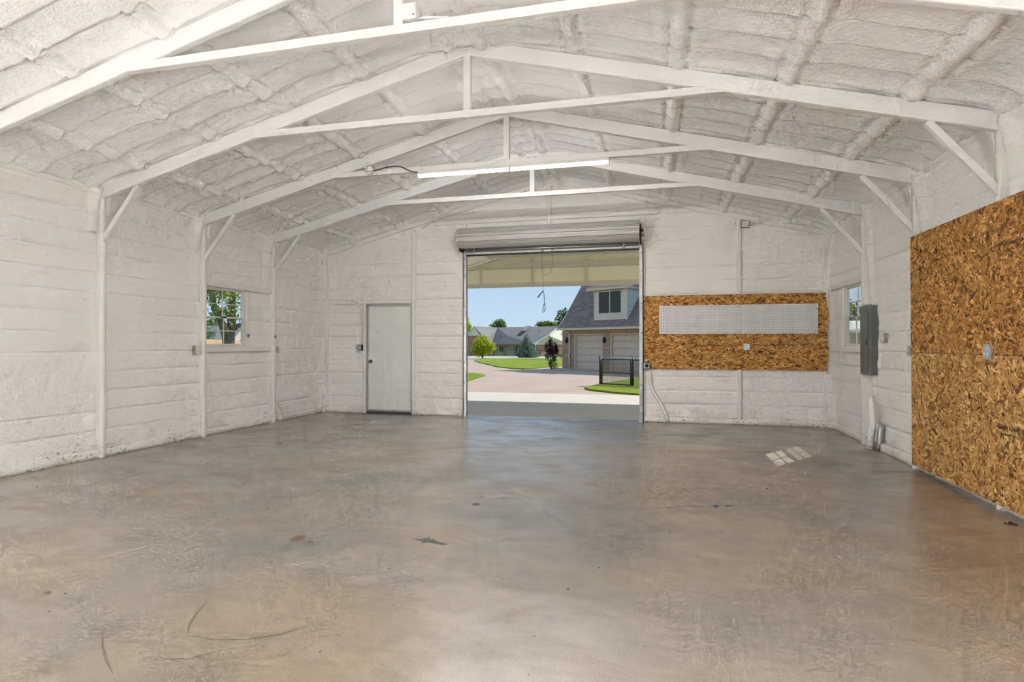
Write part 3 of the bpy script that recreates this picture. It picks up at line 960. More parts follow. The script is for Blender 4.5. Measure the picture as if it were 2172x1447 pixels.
ex0, ex1, ez0, ez1 = ox, ox + nx * pit, oz, oz + nz * pit
for (a0, a1, b0, b1) in ((px0, px1, pz0, ez0), (px0, px1, ez1, pz1), (px0, ex0, ez0, ez1), (ex1, px1, ez0, ez1)):
    if a1 - a0 > 1e-4 and b1 - b0 > 1e-4:
        m.add([(a0, yp, b0), (a1, yp, b0), (a1, yp, b1), (a0, yp, b1)], [(0, 1, 2, 3)])
# rim
m.add([(px0, yp, pz0), (px1, yp, pz0), (px1, yp + .006, pz0), (px0, yp + .006, pz0)], [(0, 1, 2, 3)])
m.add([(px0, yp, pz1), (px1, yp, pz1), (px1, yp + .006, pz1), (px0, yp + .006, pz1)], [(0, 1, 2, 3)])
m.add([(px0, yp, pz0), (px0, yp + .006, pz0), (px0, yp + .006, pz1), (px0, yp, pz1)], [(0, 1, 2, 3)])
m.add([(px1, yp, pz0), (px1, yp + .006, pz0), (px1, yp + .006, pz1), (px1, yp, pz1)], [(0, 1, 2, 3)])
m.build('perforated_sheet', PEG, t, fixn=False)
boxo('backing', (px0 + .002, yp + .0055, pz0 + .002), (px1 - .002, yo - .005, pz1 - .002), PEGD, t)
for (xx, zz) in [(px0 + .06, pz1 - .03), (px0 + .07, pz1 - .085), (7.55, pz1 - .03), (7.58, pz1 - .03), (7.575, pz0 + .03), (px1 - .05, pz1 - .02), (px1 - .02, pz1 - .08), (px1 - .04, pz0 + .04)]:
    MB().lathe((xx, yp, zz), (0, -1, 0), [(0, .006), (.003, .005), (.003, 0)], 8).build('screw', DARKM, t)

# ================================================================ OUTLETS, SWITCHES, BOXES
def frame_axes(wall):
    if wall == 'L': return Vector((0, 1, 0)), Vector((1, 0, 0))
    if wall == 'R': return Vector((0, -1, 0)), Vector((-1, 0, 0))
    return Vector((1, 0, 0)), Vector((0, -1, 0))

BOXM = mat('outlet_box_steel', (.40, .40, .40), .45, .2)
def quad_outlet(wall, c, label, depth=.03, w=.085, h=.11, plate=None, proud=True):
    """square steel box with a chamfered cover and two duplex receptacles"""
    u, n = frame_axes(wall); z = Vector((0, 0, 1)); c = Vector(c)
    t = thing('outlet_box', c - z * h / 2, label, 'outlet', 'four-socket outlets')
    def B(a, b, cz0, cz1, d0, d1):
        m_ = MB()
        v = [c + u * a + z * cz0 + n * d0, c + u * b + z * cz0 + n * d0, c + u * b + z * cz0 + n * d1, c + u * a + z * cz0 + n * d1,
             c + u * a + z * cz1 + n * d0, c + u * b + z * cz1 + n * d0, c + u * b + z * cz1 + n * d1, c + u * a + z * cz1 + n * d1]
        return m_.hexa(v)
    B(-w/2, w/2, -h/2, h/2, -.03, depth - .004).build('box', BOXM, t, .004)
    ch = .018
    pl = [(-w/2 + ch, -h/2 + .002), (w/2 - ch, -h/2 + .002), (w/2 - .003, -h/2 + ch), (w/2 - .003, h/2 - ch), (w/2 - ch, h/2 - .002), (-w/2 + ch, h/2 - .002), (-w/2 + .003, h/2 - ch), (-w/2 + .003, -h/2 + ch)]
    cov = MB().prism([c + u * a + z * b + n * (depth - .004) for a, b in pl], n * .004).build('cover', plate or PLATE, t, .001)
    for sx in (-1, 1):
        for sz in (-1, 1):
            cc = c + u * (sx * w * .22) + z * (sz * h * .19) + n * depth
            r = w * .155
            pts = [cc + u * (r * .82 * math.cos(a)) + z * (max(-.78, min(.78, math.sin(a))) * r) for a in [2 * math.pi * k / 14 for k in range(14)]]
            s_ = MB().prism(pts, n * .003).build('socket', IVORY, cov)
            m_ = MB()
            for dx in (-.3, .3):
                p0 = cc + u * (dx * r) + n * .0031
                m_.hexa([p0 + u * a + z * b + n * d for d in (0, .0006) for (a, b) in ((-.0013, -.004), (.0013, -.004), (.0013, .004), (-.0013, .004))])
            m_.build('slots', BLACK, cov)
    return t
quad_outlet('L', (-.02, 6.83, 1.232), 'four-socket outlet on the left wall just before the window', .04, .10, .115, WPLAST)
quad_outlet('L', (-.02, 8.585, 1.22), 'four-socket outlet beyond the left window, next to the post', .045, .09, .11, GREYB)
quad_outlet('B', (7.682, yo, 1.267), 'bluish four-socket outlet under the pegboard on the far chipboard', .02, .10, .10)
quad_outlet('R', (xo, 5.467, 1.25), 'bluish four-socket outlet on the seam of the right wall chipboard', .02, .105, .125)
quad_outlet('R', (W + .02, 7.02, 1.24), 'four-socket outlet wedged against the edge of the right chipboard', .07, .08, .11)
quad_outlet('R', (W + .03, 7.93, 1.387), 'foam-crusted four-socket outlet beside the breaker panel', .022, .12, .11, FOAM_T)

# switch box by the walk door
t = thing('switch_box', (.775, D, 1.19), 'small grey switch box left of the walk door', 'switch')
boxo('box', (.745, D - .055, 1.195), (.838, D + .01, 1.30), DARKM, t, .012)
boxo('cover', (.752, D - .060, 1.203), (.826, D - .055, 1.292), mat('switch_grey', (.40, .42, .40), .4, .3), t, .010)
boxo('toggle', (.784, D - .068, 1.238), (.794, D - .059, 1.258), IVORY, t, .002)

# push button station beside the roll-up door
t = thing('button_station', (6.105, D - .06, .89), 'grey box with a round black button at the lower corner of the far chipboard', 'button box')
boxo('box', (6.052, D - .10, .895), (6.165, D - .03, 1.005), DARKM, t, .006)
boxo('cover', (6.060, D - .106, .903), (6.158, D - .10, .998), GREYB, t, .008)
MB().lathe((6.110, D - .106, .950), (0, -1, 0), [(0, .030), (.006, .030), (.008, .024), (.018, .023), (.021, .018), (.021, 0)], 20).build('button', BLACK, t)

# square hooks on the posts next to the left window
for (c, lab) in (((.008, 7.87, 1.445), 'small grey square catch on the stud beside the left window'), ((.046, 8.487, 1.437), 'small grey square catch on the post beyond the left window')):
    t = thing('wall_catch', (c[0], c[1], c[2] - .03), lab, 'catch', 'square catches by the left window')
    x, y, z = c
    boxo('plate', (x - .01, y - .028, z - .028), (x + .006, y + .028, z + .028), GREYB, t, .003)
    m = MB(); m.box((x + .006, y - .003, z - .026), (x + .011, y + .003, z + .026)); m.box((x + .006, y - .026, z - .003), (x + .011, y + .026, z + .003))
    m.build('cross', mat('catch_dark', (.12, .11, .10), .5), t)

# breaker panel
t = thing('breaker_panel', (W - .05, 8.34, .92), 'tall grey metal breaker panel beside the right window', 'breaker panel')
boxo('box', (W - .030, 8.165, .925), (W + .06, 8.515, 1.805), PANEL, t, .004)
fc = boxo('cover', (W - .042, 8.150, .915), (W - .030, 8.530, 1.815), PANEL, t, .003)
dr = boxo('door', (W - .050, 8.250, .955), (W - .042, 8.512, 1.765), PANEL, fc, .003)
boxo('latch', (W - .056, 8.262, 1.30), (W - .049, 8.292, 1.37), BLACK, fc, .002)
for (y, z) in ((8.175, 1.73), (8.175, 1.36), (8.175, 1.0), (8.52, 1.36), (8.49, 1.06), (8.5, 1.335)):
    MB().lathe((W - .050, y, z), (-1, 0, 0), [(-.008, .007), (.002, .006), (.003, 0)], 8).build('screw', GALV, fc)

# conduits
o = MB().tube([(W - .05, 8.10, .66), (W - .058, 8.085, .60), (W - .06, 8.06, .45), (W - .062, 8.03, .32), (W - .066, 8.06, .22), (W - .07, 8.09, .08), (W - .075, 8.10, -.002)], [.026, .036, .040, .042, .042, .043, .043], 14).build('foamed_conduit', FOAM_T)
tag(o, 'thick foam-coated conduit rising from the floor under the breaker panel', 'conduit')
o = MB().tube([(W + .01, 7.96, .33), (W - .0, 7.96, .25), (W - .01, 7.965, .1), (W - .015, 7.97, -.002)], [.030, .034, .034, .034], 14).build('bare_conduit', GALV)
tag(o, 'bare grey metal conduit stub beside the foam-coated one', 'conduit')
o = MB().tube([(6.16, D - .035, .888), (6.165, D - .04, .70), (6.18, D - .042, .60), (6.22, D - .044, .50), (6.29, D - .046, .39), (6.37, D - .048, .25), (6.42, D - .05, .13), (6.44, D - .055, .06), (6.44, D - .06, -.002)], .026, 12).build('foamed_conduit', FOAM_T)
tag(o, 'bent foam-coated conduit below the button box on the far wall', 'conduit')
o = MB().tube([(.035, 8.535, .42), (.04, 8.55, .36), (.045, 8.62, .25), (.05, 8.70, .14), (.06, 8.72, .09), (.065, 8.722, -.002)], .014, 8).build('wall_conduit', FOAM_T)
tag(o, 'thin slanting conduit at the foot of the left wall post', 'conduit')
o = MB().tube([(.04, 8.53, .40), (.045, 8.525, .25), (.05, 8.54, .12), (.06, 8.57, .035), (.065, 8.60, .012)], .007, 6).build('loose_cable', FOAM_T)
tag(o, 'loose white cable curling down beside the left wall post', 'cable')

o = MB().tube([(.62, D - .04, 2.145), (.74, D - .045, 2.11), (.81, D - .048, 2.04), (.835, D - .045, 1.96), (.84, D - .042, 1.5), (.838, D - .042, 1.31)], .012, 6).build('switch_cable', FOAM_T)
tag(o, 'foam-coated cable curving down to the grey switch box', 'cable')

# square junction box with a tied cable high on the far wall
t = thing('junction_box', (7.66, D - .06, 3.21), 'square white junction box high on the far wall, cable tied beside it', 'junction box')
boxo('body', (7.60, D - .055, 3.205), (7.72, D + .0, 3.315), DARKM, t, .002)
boxo('cover', (7.608, D - .062, 3.205), (7.718, D - .055, 3.307), STEELW, t, .002)
MB().lathe((7.702, D - .062, 3.226), (0, -1, 0), [(0, .006), (.002, .005), (.002, 0)], 8).build('screw', DARKM, t)
m = MB()
m.tube([(7.72, D - .035, 3.275), (7.80, D - .05, 3.270), (7.86, D - .06, 3.275), (7.95, D - .05, 3.292), (8.03, D - .03, 3.312), (8.09, D - .02, 3.325)], .010, 8)
m.tube([(7.77, D - .04, 3.235), (7.82, D - .06, 3.25), (7.855, D - .07, 3.29), (7.87, D - .075, 3.34), (7.852, D - .075, 3.385)], .007, 6)
m.build('tied_cable', STEELW, t)
# cable lying along the header
o = MB().tube([(2.05, D - .055, 3.46), (2.3, D - .06, 3.585), (2.9, D - .06, 3.592), (3.6, D - .058, 3.60), (4.3, D - .062, 3.595), (4.9, D - .058, 3.612), (5.6, D - .06, 3.60), (6.2, D - .055, 3.615), (6.7, D - .045, 3.60)], .011, 6).build('header_cable', FOAM_T)
tag(o, 'foam-coated cable lying along the header above the roll-up door', 'cable')

# ================================================================ FLOOR MARKS
def fmark(name, pts, mat_, z=.0008):
    o_ = MB().prism([(x, y, .0001) for x, y in pts], (0, 0, z)).build(name, mat_, fo)
    return o_
STAIN_D = mat('stain_teal', (.085, .095, .09), .4)
STAIN_G = mat('stain_grey', (.20, .195, .185), .45, 0, (.26, .245, .225), 9)
STAIN_R = mat('stain_red', (.20, .12, .09), .5)
CRACK = mat('crack_dark', (.12, .10, .08), .8)
PAINTB = mat('paint_blue', (.04, .09, .17), .5)
SCRAPE = mat('scrape_pale', (.48, .42, .33), .5, 0, (.40, .35, .28), 8)
SKID = mat('skid_brown', (.20, .165, .125), .45)
fmark('stain', [(4.651, 3.623), (4.713, 3.638), (4.75, 3.696), (4.765, 3.642), (4.78, 3.664), (4.831, 3.62), (4.923, 3.586), (4.887, 3.559), (4.783, 3.589), (4.739, 3.559), (4.737, 3.596)], STAIN_D)
fmark('stain', [(3.856, 3.428), (3.851, 3.505), (3.913, 3.521), (3.937, 3.457), (3.919, 3.405)], STAIN_R)
fmark('stain', [(4.772, 4.539), (4.82, 4.58), (4.855, 4.531), (4.807, 4.49)], STAIN_D)
fmark('paint_spot', [(6.69, 4.939), (6.724, 4.99), (6.742, 4.952), (6.708, 4.902)], PAINTB)
fmark('paint_spot', [(6.788, 4.977), (6.844, 4.991), (6.84, 4.962), (6.789, 4.949)], PAINTB)
fmark('stain', [(3.102, 2.372), (3.097, 2.401), (3.127, 2.402), (3.151, 2.366)], SKID)

def stroke(name, pts, w, mat_, jit=0.0, seed=1):
    R = random.Random(seed)
    pts = [Vector((p[0], p[1], 0)) for p in pts]
    q = []
    for a, b in zip(pts[:-1], pts[1:]):
        n = max(2, int((b - a).length / .06))
        for i in range(n):
            q.append(a.lerp(b, i / n) + Vector((R.uniform(-jit, jit), R.uniform(-jit, jit), 0)))
    q.append(pts[-1])
    v, f = [], []
    for i, p in enumerate(q):
        d = (q[min(i + 1, len(q) - 1)] - q[max(i - 1, 0)]).normalized()
        s_ = Vector((-d.y, d.x, 0))
        tp = min(1, 4 * min(i + .3, len(q) - 1 - i + .3) / len(q))
        v += [p + s_ * w * tp / 2 + Vector((0, 0, .0009)), p - s_ * w * tp / 2 + Vector((0, 0, .0009))]
    for i in range(len(q) - 1):
        f.append((2*i, 2*i+1, 2*i+3, 2*i+2))
    MB().add(v, f).build(name, mat_, fo)
stroke('crack', [(5.6, 4.60), (5.91, 4.665), (6.202, 4.75), (6.46, 4.868), (6.703, 4.956), (6.946, 5.03), (7.25, 5.133), (7.426, 5.205), (7.588, 5.425)], .007, CRACK, .012)
stroke('skid_mark', [(4.175, 2.202), (4.118, 2.274), (4.061, 2.382), (4.013, 2.504)], .012, SKID)
stroke('skid_mark', [(4.192, 2.188), (4.323, 2.182), (4.465, 2.217), (4.597, 2.301), (4.67, 2.41)], .009, SKID)
stroke('skid_mark', [(4.223, 1.999), (4.345, 2.025), (4.43, 2.115)], .008, SKID)
stroke('skid_mark', [(3.785, 2.124), (3.898, 2.024), (4.017, 1.937), (4.139, 1.861)], .010, SKID)
stroke('scrape', [(2.91, 2.811), (3.049, 3.099)], .03, SCRAPE)
stroke('scrape', [(4.931, 5.177), (5.172, 4.848)], .022, SCRAPE)
m = MB()
for (x, y) in [(8.766, 4.958), (8.678, 6.68), (6.684, 4.273), (6.145, 3.67), (5.914, 3.419), (4.338, 5.162), (5.684, 4.678)] + [(rnd.uniform(.5, 8.5), rnd.uniform(2, 9.6)) for _ in range(160)]:
    r = rnd.uniform(.002, .007)
    a = rnd.uniform(0, 3)
    m.hexa([(x + r * dx * math.cos(a) - r * dy * .5 * math.sin(a), y + r * dx * math.sin(a) + r * dy * .5 * math.cos(a), z_) for z_ in (0.0002, r * .5) for dx, dy in ((-1, -1), (1, -1), (1, 1), (-1, 1))])
tag(m.build('floor_debris', mat('debris_brown', (.10, .075, .05), .8), fo), kind='stuff')
# dark clump of debris by the right chipboard
m = MB()
for k in range(14):
    x, y = 8.766 + rnd.gauss(0, .018), 4.958 + rnd.gauss(0, .018); r = rnd.uniform(.006, .013)
    m.lathe((x, y, 0), (0, 0, 1), [(0, r), (r * .8, r * .7), (r * 1.1, 0)], 6)
o = m.build('dirt_clod', mat('dirt_dark', (.05, .04, .03), .9))
tag(o, 'dark crumb of dirt on the floor beside the right chipboard', 'dirt')

# ================================================================ OUTSIDE: GROUND
def gz(y):
    return -0.006 * max(0.0, y - 14)
def sheet(name, pts, off, th, mat_, label, cat, kind='structure'):
    poly = [(x, y, gz(y) + off) for x, y in pts]
    o_ = MB().prism(poly, (0, 0, -th)).build(name, mat_)
    return tag(o_, label, cat, kind=kind)
def grass_mat(name, a, b, c):
    m, nt, bs = base_mat(name)
    f = noise(nt, pos(nt), 0.45, 5, 0.65)
    cc = ramp(nt, f, [(0.32, a), (0.5, b), (0.68, c)])
    g = noise(nt, pos(nt), 40, 3, 0.7)
    cc = mixc(nt, 0.5, cc, ramp(nt, g, [(0.3, 0.25), (0.7, 0.75)]), 'OVERLAY')
    nt.links.new(cc, bs.inputs['Base Color'])
    bs.inputs['Roughness'].default_value = 0.9
    bs.inputs['Specular IOR Level'].default_value = 0.1
    bump(nt, bs, g, 0.8, 0.04)
    return m
GRASS = grass_mat('lawn_green', (0.145, 0.205, 0.018), (0.20, 0.28, 0.026), (0.27, 0.275, 0.045))
FIELD = grass_mat('field_green', (0.12, 0.19, 0.04), (0.2, 0.27, 0.07), (0.3, 0.29, 0.12))
DRIVE = mat('drive_aggregate', (0.41, 0.315, 0.245), 0.85, 0, (0.345, 0.26, 0.20), 0.8, 0.5, 45)
APRON = mat('apron_concrete', (0.56, 0.525, 0.475), 0.7, 0, (0.50, 0.47, 0.43), 1.6, 0.15, 40)
STREET = mat('street_grey', (0.40, 0.40, 0.40), 0.85)
v = [(-160, -80, -.09), (160, -80, -.09), (160, 14, -.09), (-160, 14, -.09), (160, 260, -.09 - .006 * 246), (-160, 260, -.09 - .006 * 246)]
o = MB().add(v, [(0, 1, 2, 3), (3, 2, 4, 5)]).build('ground', FIELD)
tag(o, 'open grassy ground around the buildings', 'ground', kind='structure')
o = boxo('apron_slab', (-1.2, D + .16, -.14), (W + 1.2, 15.30, -.012), APRON)
tag(o, 'pale concrete apron slab under the carport', 'slab', kind='structure')
sheet('rear_slab', [(-3, -9), (W + 3, -9), (W + 3, YR - .16), (-3, YR - .16)], -.02, .08, APRON, 'pale concrete slab outside the added rear opening', 'slab')
sheet('driveway', [(-1.6, 15.30), (14, 15.30), (14, 26), (6.5, 31), (1.2, 34.6), (2, 40), (-1, 64), (-40, 64), (-40, 40), (-14, 30), (-6, 20)], -.03, .05, DRIVE, 'pinkish aggregate driveway curving to the garage', 'driveway')
sheet('street', [(-120, 64), (60, 64), (60, 78), (-120, 78)], -.02, .05, STREET, 'pale grey street beyond the island lawn', 'street')
sheet('lawn', [(-12.2, 60.6), (-10.2, 52), (-8.0, 46), (-5.6, 40.5), (-3.5, 35.6), (-1.9, 33.0), (-1.0, 32.4), (-0.55, 34.0), (-0.3, 36), (0.3, 39.5), (0.6, 45), (-1.5, 62), (-6, 63.5)], .03, .07, GRASS, 'bright green island lawn in front of the dark-roofed house', 'lawn')
sheet('lawn', [(-0.40, 20.2), (-0.75, 22.6), (-1.02, 24.6), (-1.7, 25.8), (-2.6, 26.7), (-6, 28), (-14, 28), (-14, 18.5), (-2, 17.3), (-0.9, 18.6)], .02, .06, GRASS, 'small patch of lawn at the left edge of the driveway', 'lawn')
sheet('lawn', [(4.17, 17.63), (4.35, 17.0), (4.75, 16.5), (5.3, 15.95), (5.9, 15.55), (7, 15.45), (13, 15.45), (13, 25), (7.5, 24.8), (5.6, 24.2), (5.0, 21.6), (4.6, 20.2), (4.4, 19.2)], .02, .06, GRASS, 'lawn behind the chain-link gate', 'lawn')

# ================================================================ CARPORT
CBE = mat('carport_beige', (0.88, 0.81, 0.65), 0.5, 0.0, (0.85, 0.78, 0.62), 1.5)
CFR = mat('carport_frame', (0.74, 0.70, 0.61), 0.45, 0.1)
CRF = mat('carport_roof_white', (0.86, 0.85, 0.81), 0.5)
yg = 15.58
t = thing('carport', (XM, 12.9, 0), 'beige metal carport attached outside the roll-up door', 'carport')
ce0 = 3.19
def cz(x): return ce0 + SL * (XM - abs(x - XM))
for sg in (-1, 1):
    xe = -.15 if sg < 0 else W + .15
    poly = [(xe, D + .16, cz(xe) + .03), (XM, D + .16, cz(XM) + .03), (XM, D + .16, cz(XM) + .06), (xe, D + .16, cz(xe) + .06)]
    r_ = MB().prism(poly, (0, yg - D - .06, 0)).build('roof_slope', CRF, t)
    for k in range(1, 5):
        xp = k * .92 if sg < 0 else W - k * .92
        MB().box((xp - .04, D + .2, cz(xp) - .015), (xp + .04, yg, cz(xp) + .028)).build('purlin', CFR, r_)
for yk in (11.0, 12.5, 14.03, 15.5):
    for sg in (-1, 1):
        X = (lambda x: x) if sg < 0 else (lambda x: W - x)
        MB().bar((X(0), yk, cz(0) - .055), (X(XM), yk, cz(XM) - .055), .06, .075).build('rafter', CFR, t)
        MB().bar((X(.02), yk, 2.55), (X(.55), yk, cz(.55) - .09), .05, .05, (0, 1, 0)).build('knee_brace', CFR, t)
        MB().box((X(-.03), yk - .03, -.01), (X(.035), yk + .03, cz(0) - .02)).build('post', CFR, t)
    MB().box((XM - 2.3, yk - .03, 3.47), (XM + 2.3, yk + .03, 3.53)).build('tie_beam', CFR, t)
    MB().box((XM - .03, yk - .025, 3.53), (XM + .03, yk + .025, cz(XM) - .1)).build('king_post', CFR, t)
# ribbed gable sheets, one per course, cut to the slope
zg0 = 2.915
course = .42
for k in range(4):
    za = zg0 + .04 + k * course; zt = min(za + course, cz(XM) + .02)
    m = MB()
    nst = 6
    for i in range(nst):
        z0_, z1_ = za + course * i / nst, za + course * (i + 1) / nst
        if z0_ > cz(XM): break
        def xl(z): return max(-.1, (z - ce0) / SL)
        a0, a1 = xl(z0_), xl(min(z1_, cz(XM)))
        y0_, y1_ = (yg + .018, yg + .0) if i else (yg - .030, yg)
        m.add([(a0, y0_, z0_), (W - a0, y0_, z0_), (W - a1, y1_, min(z1_, cz(XM))), (a1, y1_, min(z1_, cz(XM)))], [(0, 1, 2, 3)])
        m.add([(a0, y0_, z0_), (W - a0, y0_, z0_), (W - a0, yg + .02, z0_ + .002), (a0, yg + .02, z0_ + .002)], [(0, 1, 2, 3)])
    m.build('gable_sheet', CBE, t)
boxo('gable_rail', (-.1, yg - .03, zg0 - .03), (W + .1, yg + .04, zg0 + .045), CFR, t)
for xs_ in (1.50, 2.98, 4.46, 5.94, 7.42):
    boxo('gable_stud', (xs_ - .028, yg - .05, zg0), (xs_ + .028, yg - .01, cz(xs_) - .05), CFR, t)
boxo('gable_girt', (1.2, yg - .035, 3.40), (W - 1.2, yg - .012, 3.45), CFR, t)
for xx in (1.9, 3.2, 5.2, 6.6):
    MB().lathe((xx, yg - .03, zg0 + .01), (0, -1, 0), [(0, .012), (.008, 0)], 6).build('screw', CRF, t)

# ================================================================ GARAGE HOUSE
def brick_mat(name, c1, c2, mort, sx=.215, sz=.075, rotz=0.0):
    m, nt, bs = base_mat(name)
    g = N(nt, 'ShaderNodeNewGeometry')
    mp = N(nt, 'ShaderNodeMapping'); mp.inputs['Rotation'].default_value = (0, 0, rotz)
    nt.links.new(g.outputs['Position'], mp.inputs[0])
    sp = N(nt, 'ShaderNodeSeparateXYZ'); nt.links.new(mp.outputs[0], sp.inputs[0])
    cb = N(nt, 'ShaderNodeCombineXYZ')
    nt.links.new(sp.outputs['X'], cb.inputs['X']); nt.links.new(sp.outputs['Z'], cb.inputs['Y'])
    b = N(nt, 'ShaderNodeTexBrick')
    b.inputs['Scale'].default_value = 1.0
    b.inputs['Brick Width'].default_value = sx; b.inputs['Row Height'].default_value = sz
    b.inputs['Mortar Size'].default_value = .010; b.inputs['Bias'].default_value = -.1
    b.inputs['Color1'].default_value = (*c1, 1); b.inputs['Color2'].default_value = (*c2, 1); b.inputs['Mortar'].default_value = (*mort, 1)
    nt.links.new(cb.outputs[0], b.inputs['Vector'])
    f = noise(nt, pos(nt), 9, 3)
    c = mixc(nt, .5, b.outputs['Color'], ramp(nt, f, [(.3, .28), (.7, .7)]), 'OVERLAY')
    nt.links.new(c, bs.inputs['Base Color'])
    bs.inputs['Roughness'].default_value = .85
    bump(nt, bs, b.outputs['Fac'], -.5, .01)
    return m
A35 = math.radians(-35)
GD = Vector((math.cos(A35), math.sin(A35), 0)); GN = Vector((math.sin(A35), -math.cos(A35), 0)); GP = Vector((0.91, 34.24, 0))
def gp(s, t_, z):            # s along the front, t_ back from the front, z up
    return GP + GD * s - GN * t_ + Vector((0, 0, z))
GB = brick_mat('garage_brick', (0.50, 0.27, 0.17), (0.28, 0.16, 0.12), (0.55, 0.46, 0.38), rotz=-A35)
GBS = brick_mat('garage_soldier_brick', (0.55, 0.31, 0.18), (0.34, 0.18, 0.11), (0.55, 0.46, 0.38), .075, .23, -A35)
def shingle_mat(name, a, b, rotz):
    m, nt, bs = base_mat(name)
    g = N(nt, 'ShaderNodeNewGeometry')
    mp = N(nt, 'ShaderNodeMapping'); mp.inputs['Rotation'].default_value = (0, 0, rotz)
    nt.links.new(g.outputs['Position'], mp.inputs[0])
    sp = N(nt, 'ShaderNodeSeparateXYZ'); nt.links.new(mp.outputs[0], sp.inputs[0])
    cb = N(nt, 'ShaderNodeCombineXYZ')
    nt.links.new(sp.outputs['X'], cb.inputs['X']); nt.links.new(sp.outputs['Z'], cb.inputs['Y'])
    bk = N(nt, 'ShaderNodeTexBrick')
    bk.inputs['Scale'].default_value = 1; bk.inputs['Brick Width'].default_value = .30; bk.inputs['Row Height'].default_value = .105
    bk.inputs['Mortar Size'].default_value = .014; bk.inputs['Mortar Smooth'].default_value = .6
    bk.inputs['Color1'].default_value = (*a, 1); bk.inputs['Color2'].default_value = (*b, 1); bk.inputs['Mortar'].default_value = (*[x * .55 for x in b], 1)
    nt.links.new(cb.outputs[0], bk.inputs['Vector'])
    f = noise(nt, pos(nt), 30, 3)
    c = mixc(nt, .4, bk.outputs['Color'], ramp(nt, f, [(.3, .3), (.7, .7)]), 'OVERLAY')
    nt.links.new(c, bs.inputs['Base Color']); bs.inputs['Roughness'].default_value = .9
    bump(nt, bs, bk.outputs['Fac'], -.6, .02)
    return m
SHG = shingle_mat('garage_shingles', (0.30, 0.22, 0.205), (0.20, 0.145, 0.135), -A35)
FASC = mat('fascia_cream', (0.70, 0.60, 0.42), .6)
SIDG = mat('siding_taupe', (0.74, 0.64, 0.55), .6)
GDOOR = mat('garage_door_taupe', (0.76, 0.59, 0.48), .55)
DKWIN = mat('dark_window_screen', (0.035, 0.038, 0.042), .35)
gt = thing('garage_house', gp(0, 0, -.14), 'brick garage with a steep shingled roof and dormer, right of the opening', 'house')
Lg, Dg = 9.2, 7.2
zb_ = -.16
# front wall as piers and header, side walls, back
def gbox(m, s0, s1, t0, t1, z0, z1):
    m.hexa([gp(s0, t0, z0), gp(s1, t0, z0), gp(s1, t1, z0), gp(s0, t1, z0), gp(s0, t0, z1), gp(s1, t0, z1), gp(s1, t1, z1), gp(s0, t1, z1)])
    return m
m = MB()
for (s0, s1) in ((0, .92), (3.09, 3.60), (5.78, Lg)):
    gbox(m, s0, s1, 0, .25, zb_, 1.92)
gbox(m, 0, .25, .25, Dg, zb_, 2.12); gbox(m, Lg - .25, Lg, .25, Dg, zb_, 2.12); gbox(m, 0, Lg, Dg - .25, Dg, zb_, 2.12)
m.build('brick_wall', GB, gt)
gbox(MB(), 0, Lg, -.01, .25, 1.92, 2.16).build('soldier_course', GBS, gt)
gbox(MB(), 0, Lg, -.02, .25, 1.895, 1.92).build('brick_ledge', mat('ledge_pale', (.5, .4, .33), .8), gt)
# garage doors
for (s0, s1) in ((.92, 3.09), (3.60, 5.78)):
    fr_ = MB()
    gbox(fr_, s0, s0 + .08, .02, .2, -.15, 1.895); gbox(fr_, s1 - .05, s1, .02, .2, -.15, 1.895); gbox(fr_, s0 + .08, s1 - .05, .02, .2, 1.83, 1.895)
    fr_.build('door_frame', FASC if s0 < 3 else FASC, gt)
    gd = gbox(MB(), s0 + .08, s1 - .05, .16, .2, -.16, 1.83).build('garage_door', GDOOR, gt)
    nc, nw = 4, 5
    cw, chh = (s1 - .05 - s0 - .08) / nc, 1.97 / nw
    for i in range(nc):
        for j in range(nw):
            a, b = s0 + .08 + i * cw, -.14 + j * chh
            p = [gp(a + .06, .16, b + .05), gp(a + cw - .06, .16, b + .05), gp(a + cw - .06, .16, b + chh - .05), gp(a + .06, .16, b + chh - .05)]
            q = [gp(a + .10, .142, b + .09), gp(a + cw - .10, .142, b + .09), gp(a + cw - .10, .142, b + chh - .09), gp(a + .10, .142, b + chh - .09)]
            MB().add(p + q, [(0, 1, 5, 4), (1, 2, 6, 5), (2, 3, 7, 6), (3, 0, 4, 7), (4, 5, 6, 7)]).build('panel', GDOOR, gd)
    for j in range(1, nw):
        gbox(MB(), s0 + .08, s1 - .05, .152, .16, -.14 + j * chh - .006, -.14 + j * chh + .006).build('seam', mat('seam_dark', (.22, .19, .16), .6), gd)
# roof: bell-cast front slope, plain back slope
RP = [(-.42, 2.22), (-.08, 2.56), (.25, 2.95), (.66, 3.46), (1.08, 4.01), (1.81, 4.98), (3.6, 7.3)]
BK = [(3.6, 7.3), (5.4, 5.0), (7.6, 2.2)]
def slope(name, prof_, s0, s1, mt, parent, th=.09):
    v, f = [], []
    for (tt, zz) in prof_:
        v += [gp(s0, tt, zz), gp(s1, tt, zz), gp(s1, tt, zz - th), gp(s0, tt, zz - th)]
    for i in range(len(prof_) - 1):
        b = 4 * i
        for k in range(4):
            f.append((b + k, b + (k + 1) % 4, b + 4 + (k + 1) % 4, b + 4 + k))
    f += [(0, 1, 2, 3), tuple(4 * (len(prof_) - 1) + k for k in range(4))]
    return MB().add(v, f).build(name, mt, parent)
slope('front_roof', RP, -.02, Lg + .1, SHG, gt)
slope('back_roof', BK, -.02, Lg + .1, SHG, gt)
for s0 in (.0, Lg - .2):       # gable end walls
    v = [gp(s0, tt, zz - .1) for tt, zz in RP[1:] + BK[1:-1]] + [gp(s0, Dg, 2.1), gp(s0, 0.0, 2.1)]
    MB().prism(v, GD * .2).build('gable_wall', SIDG, gt)
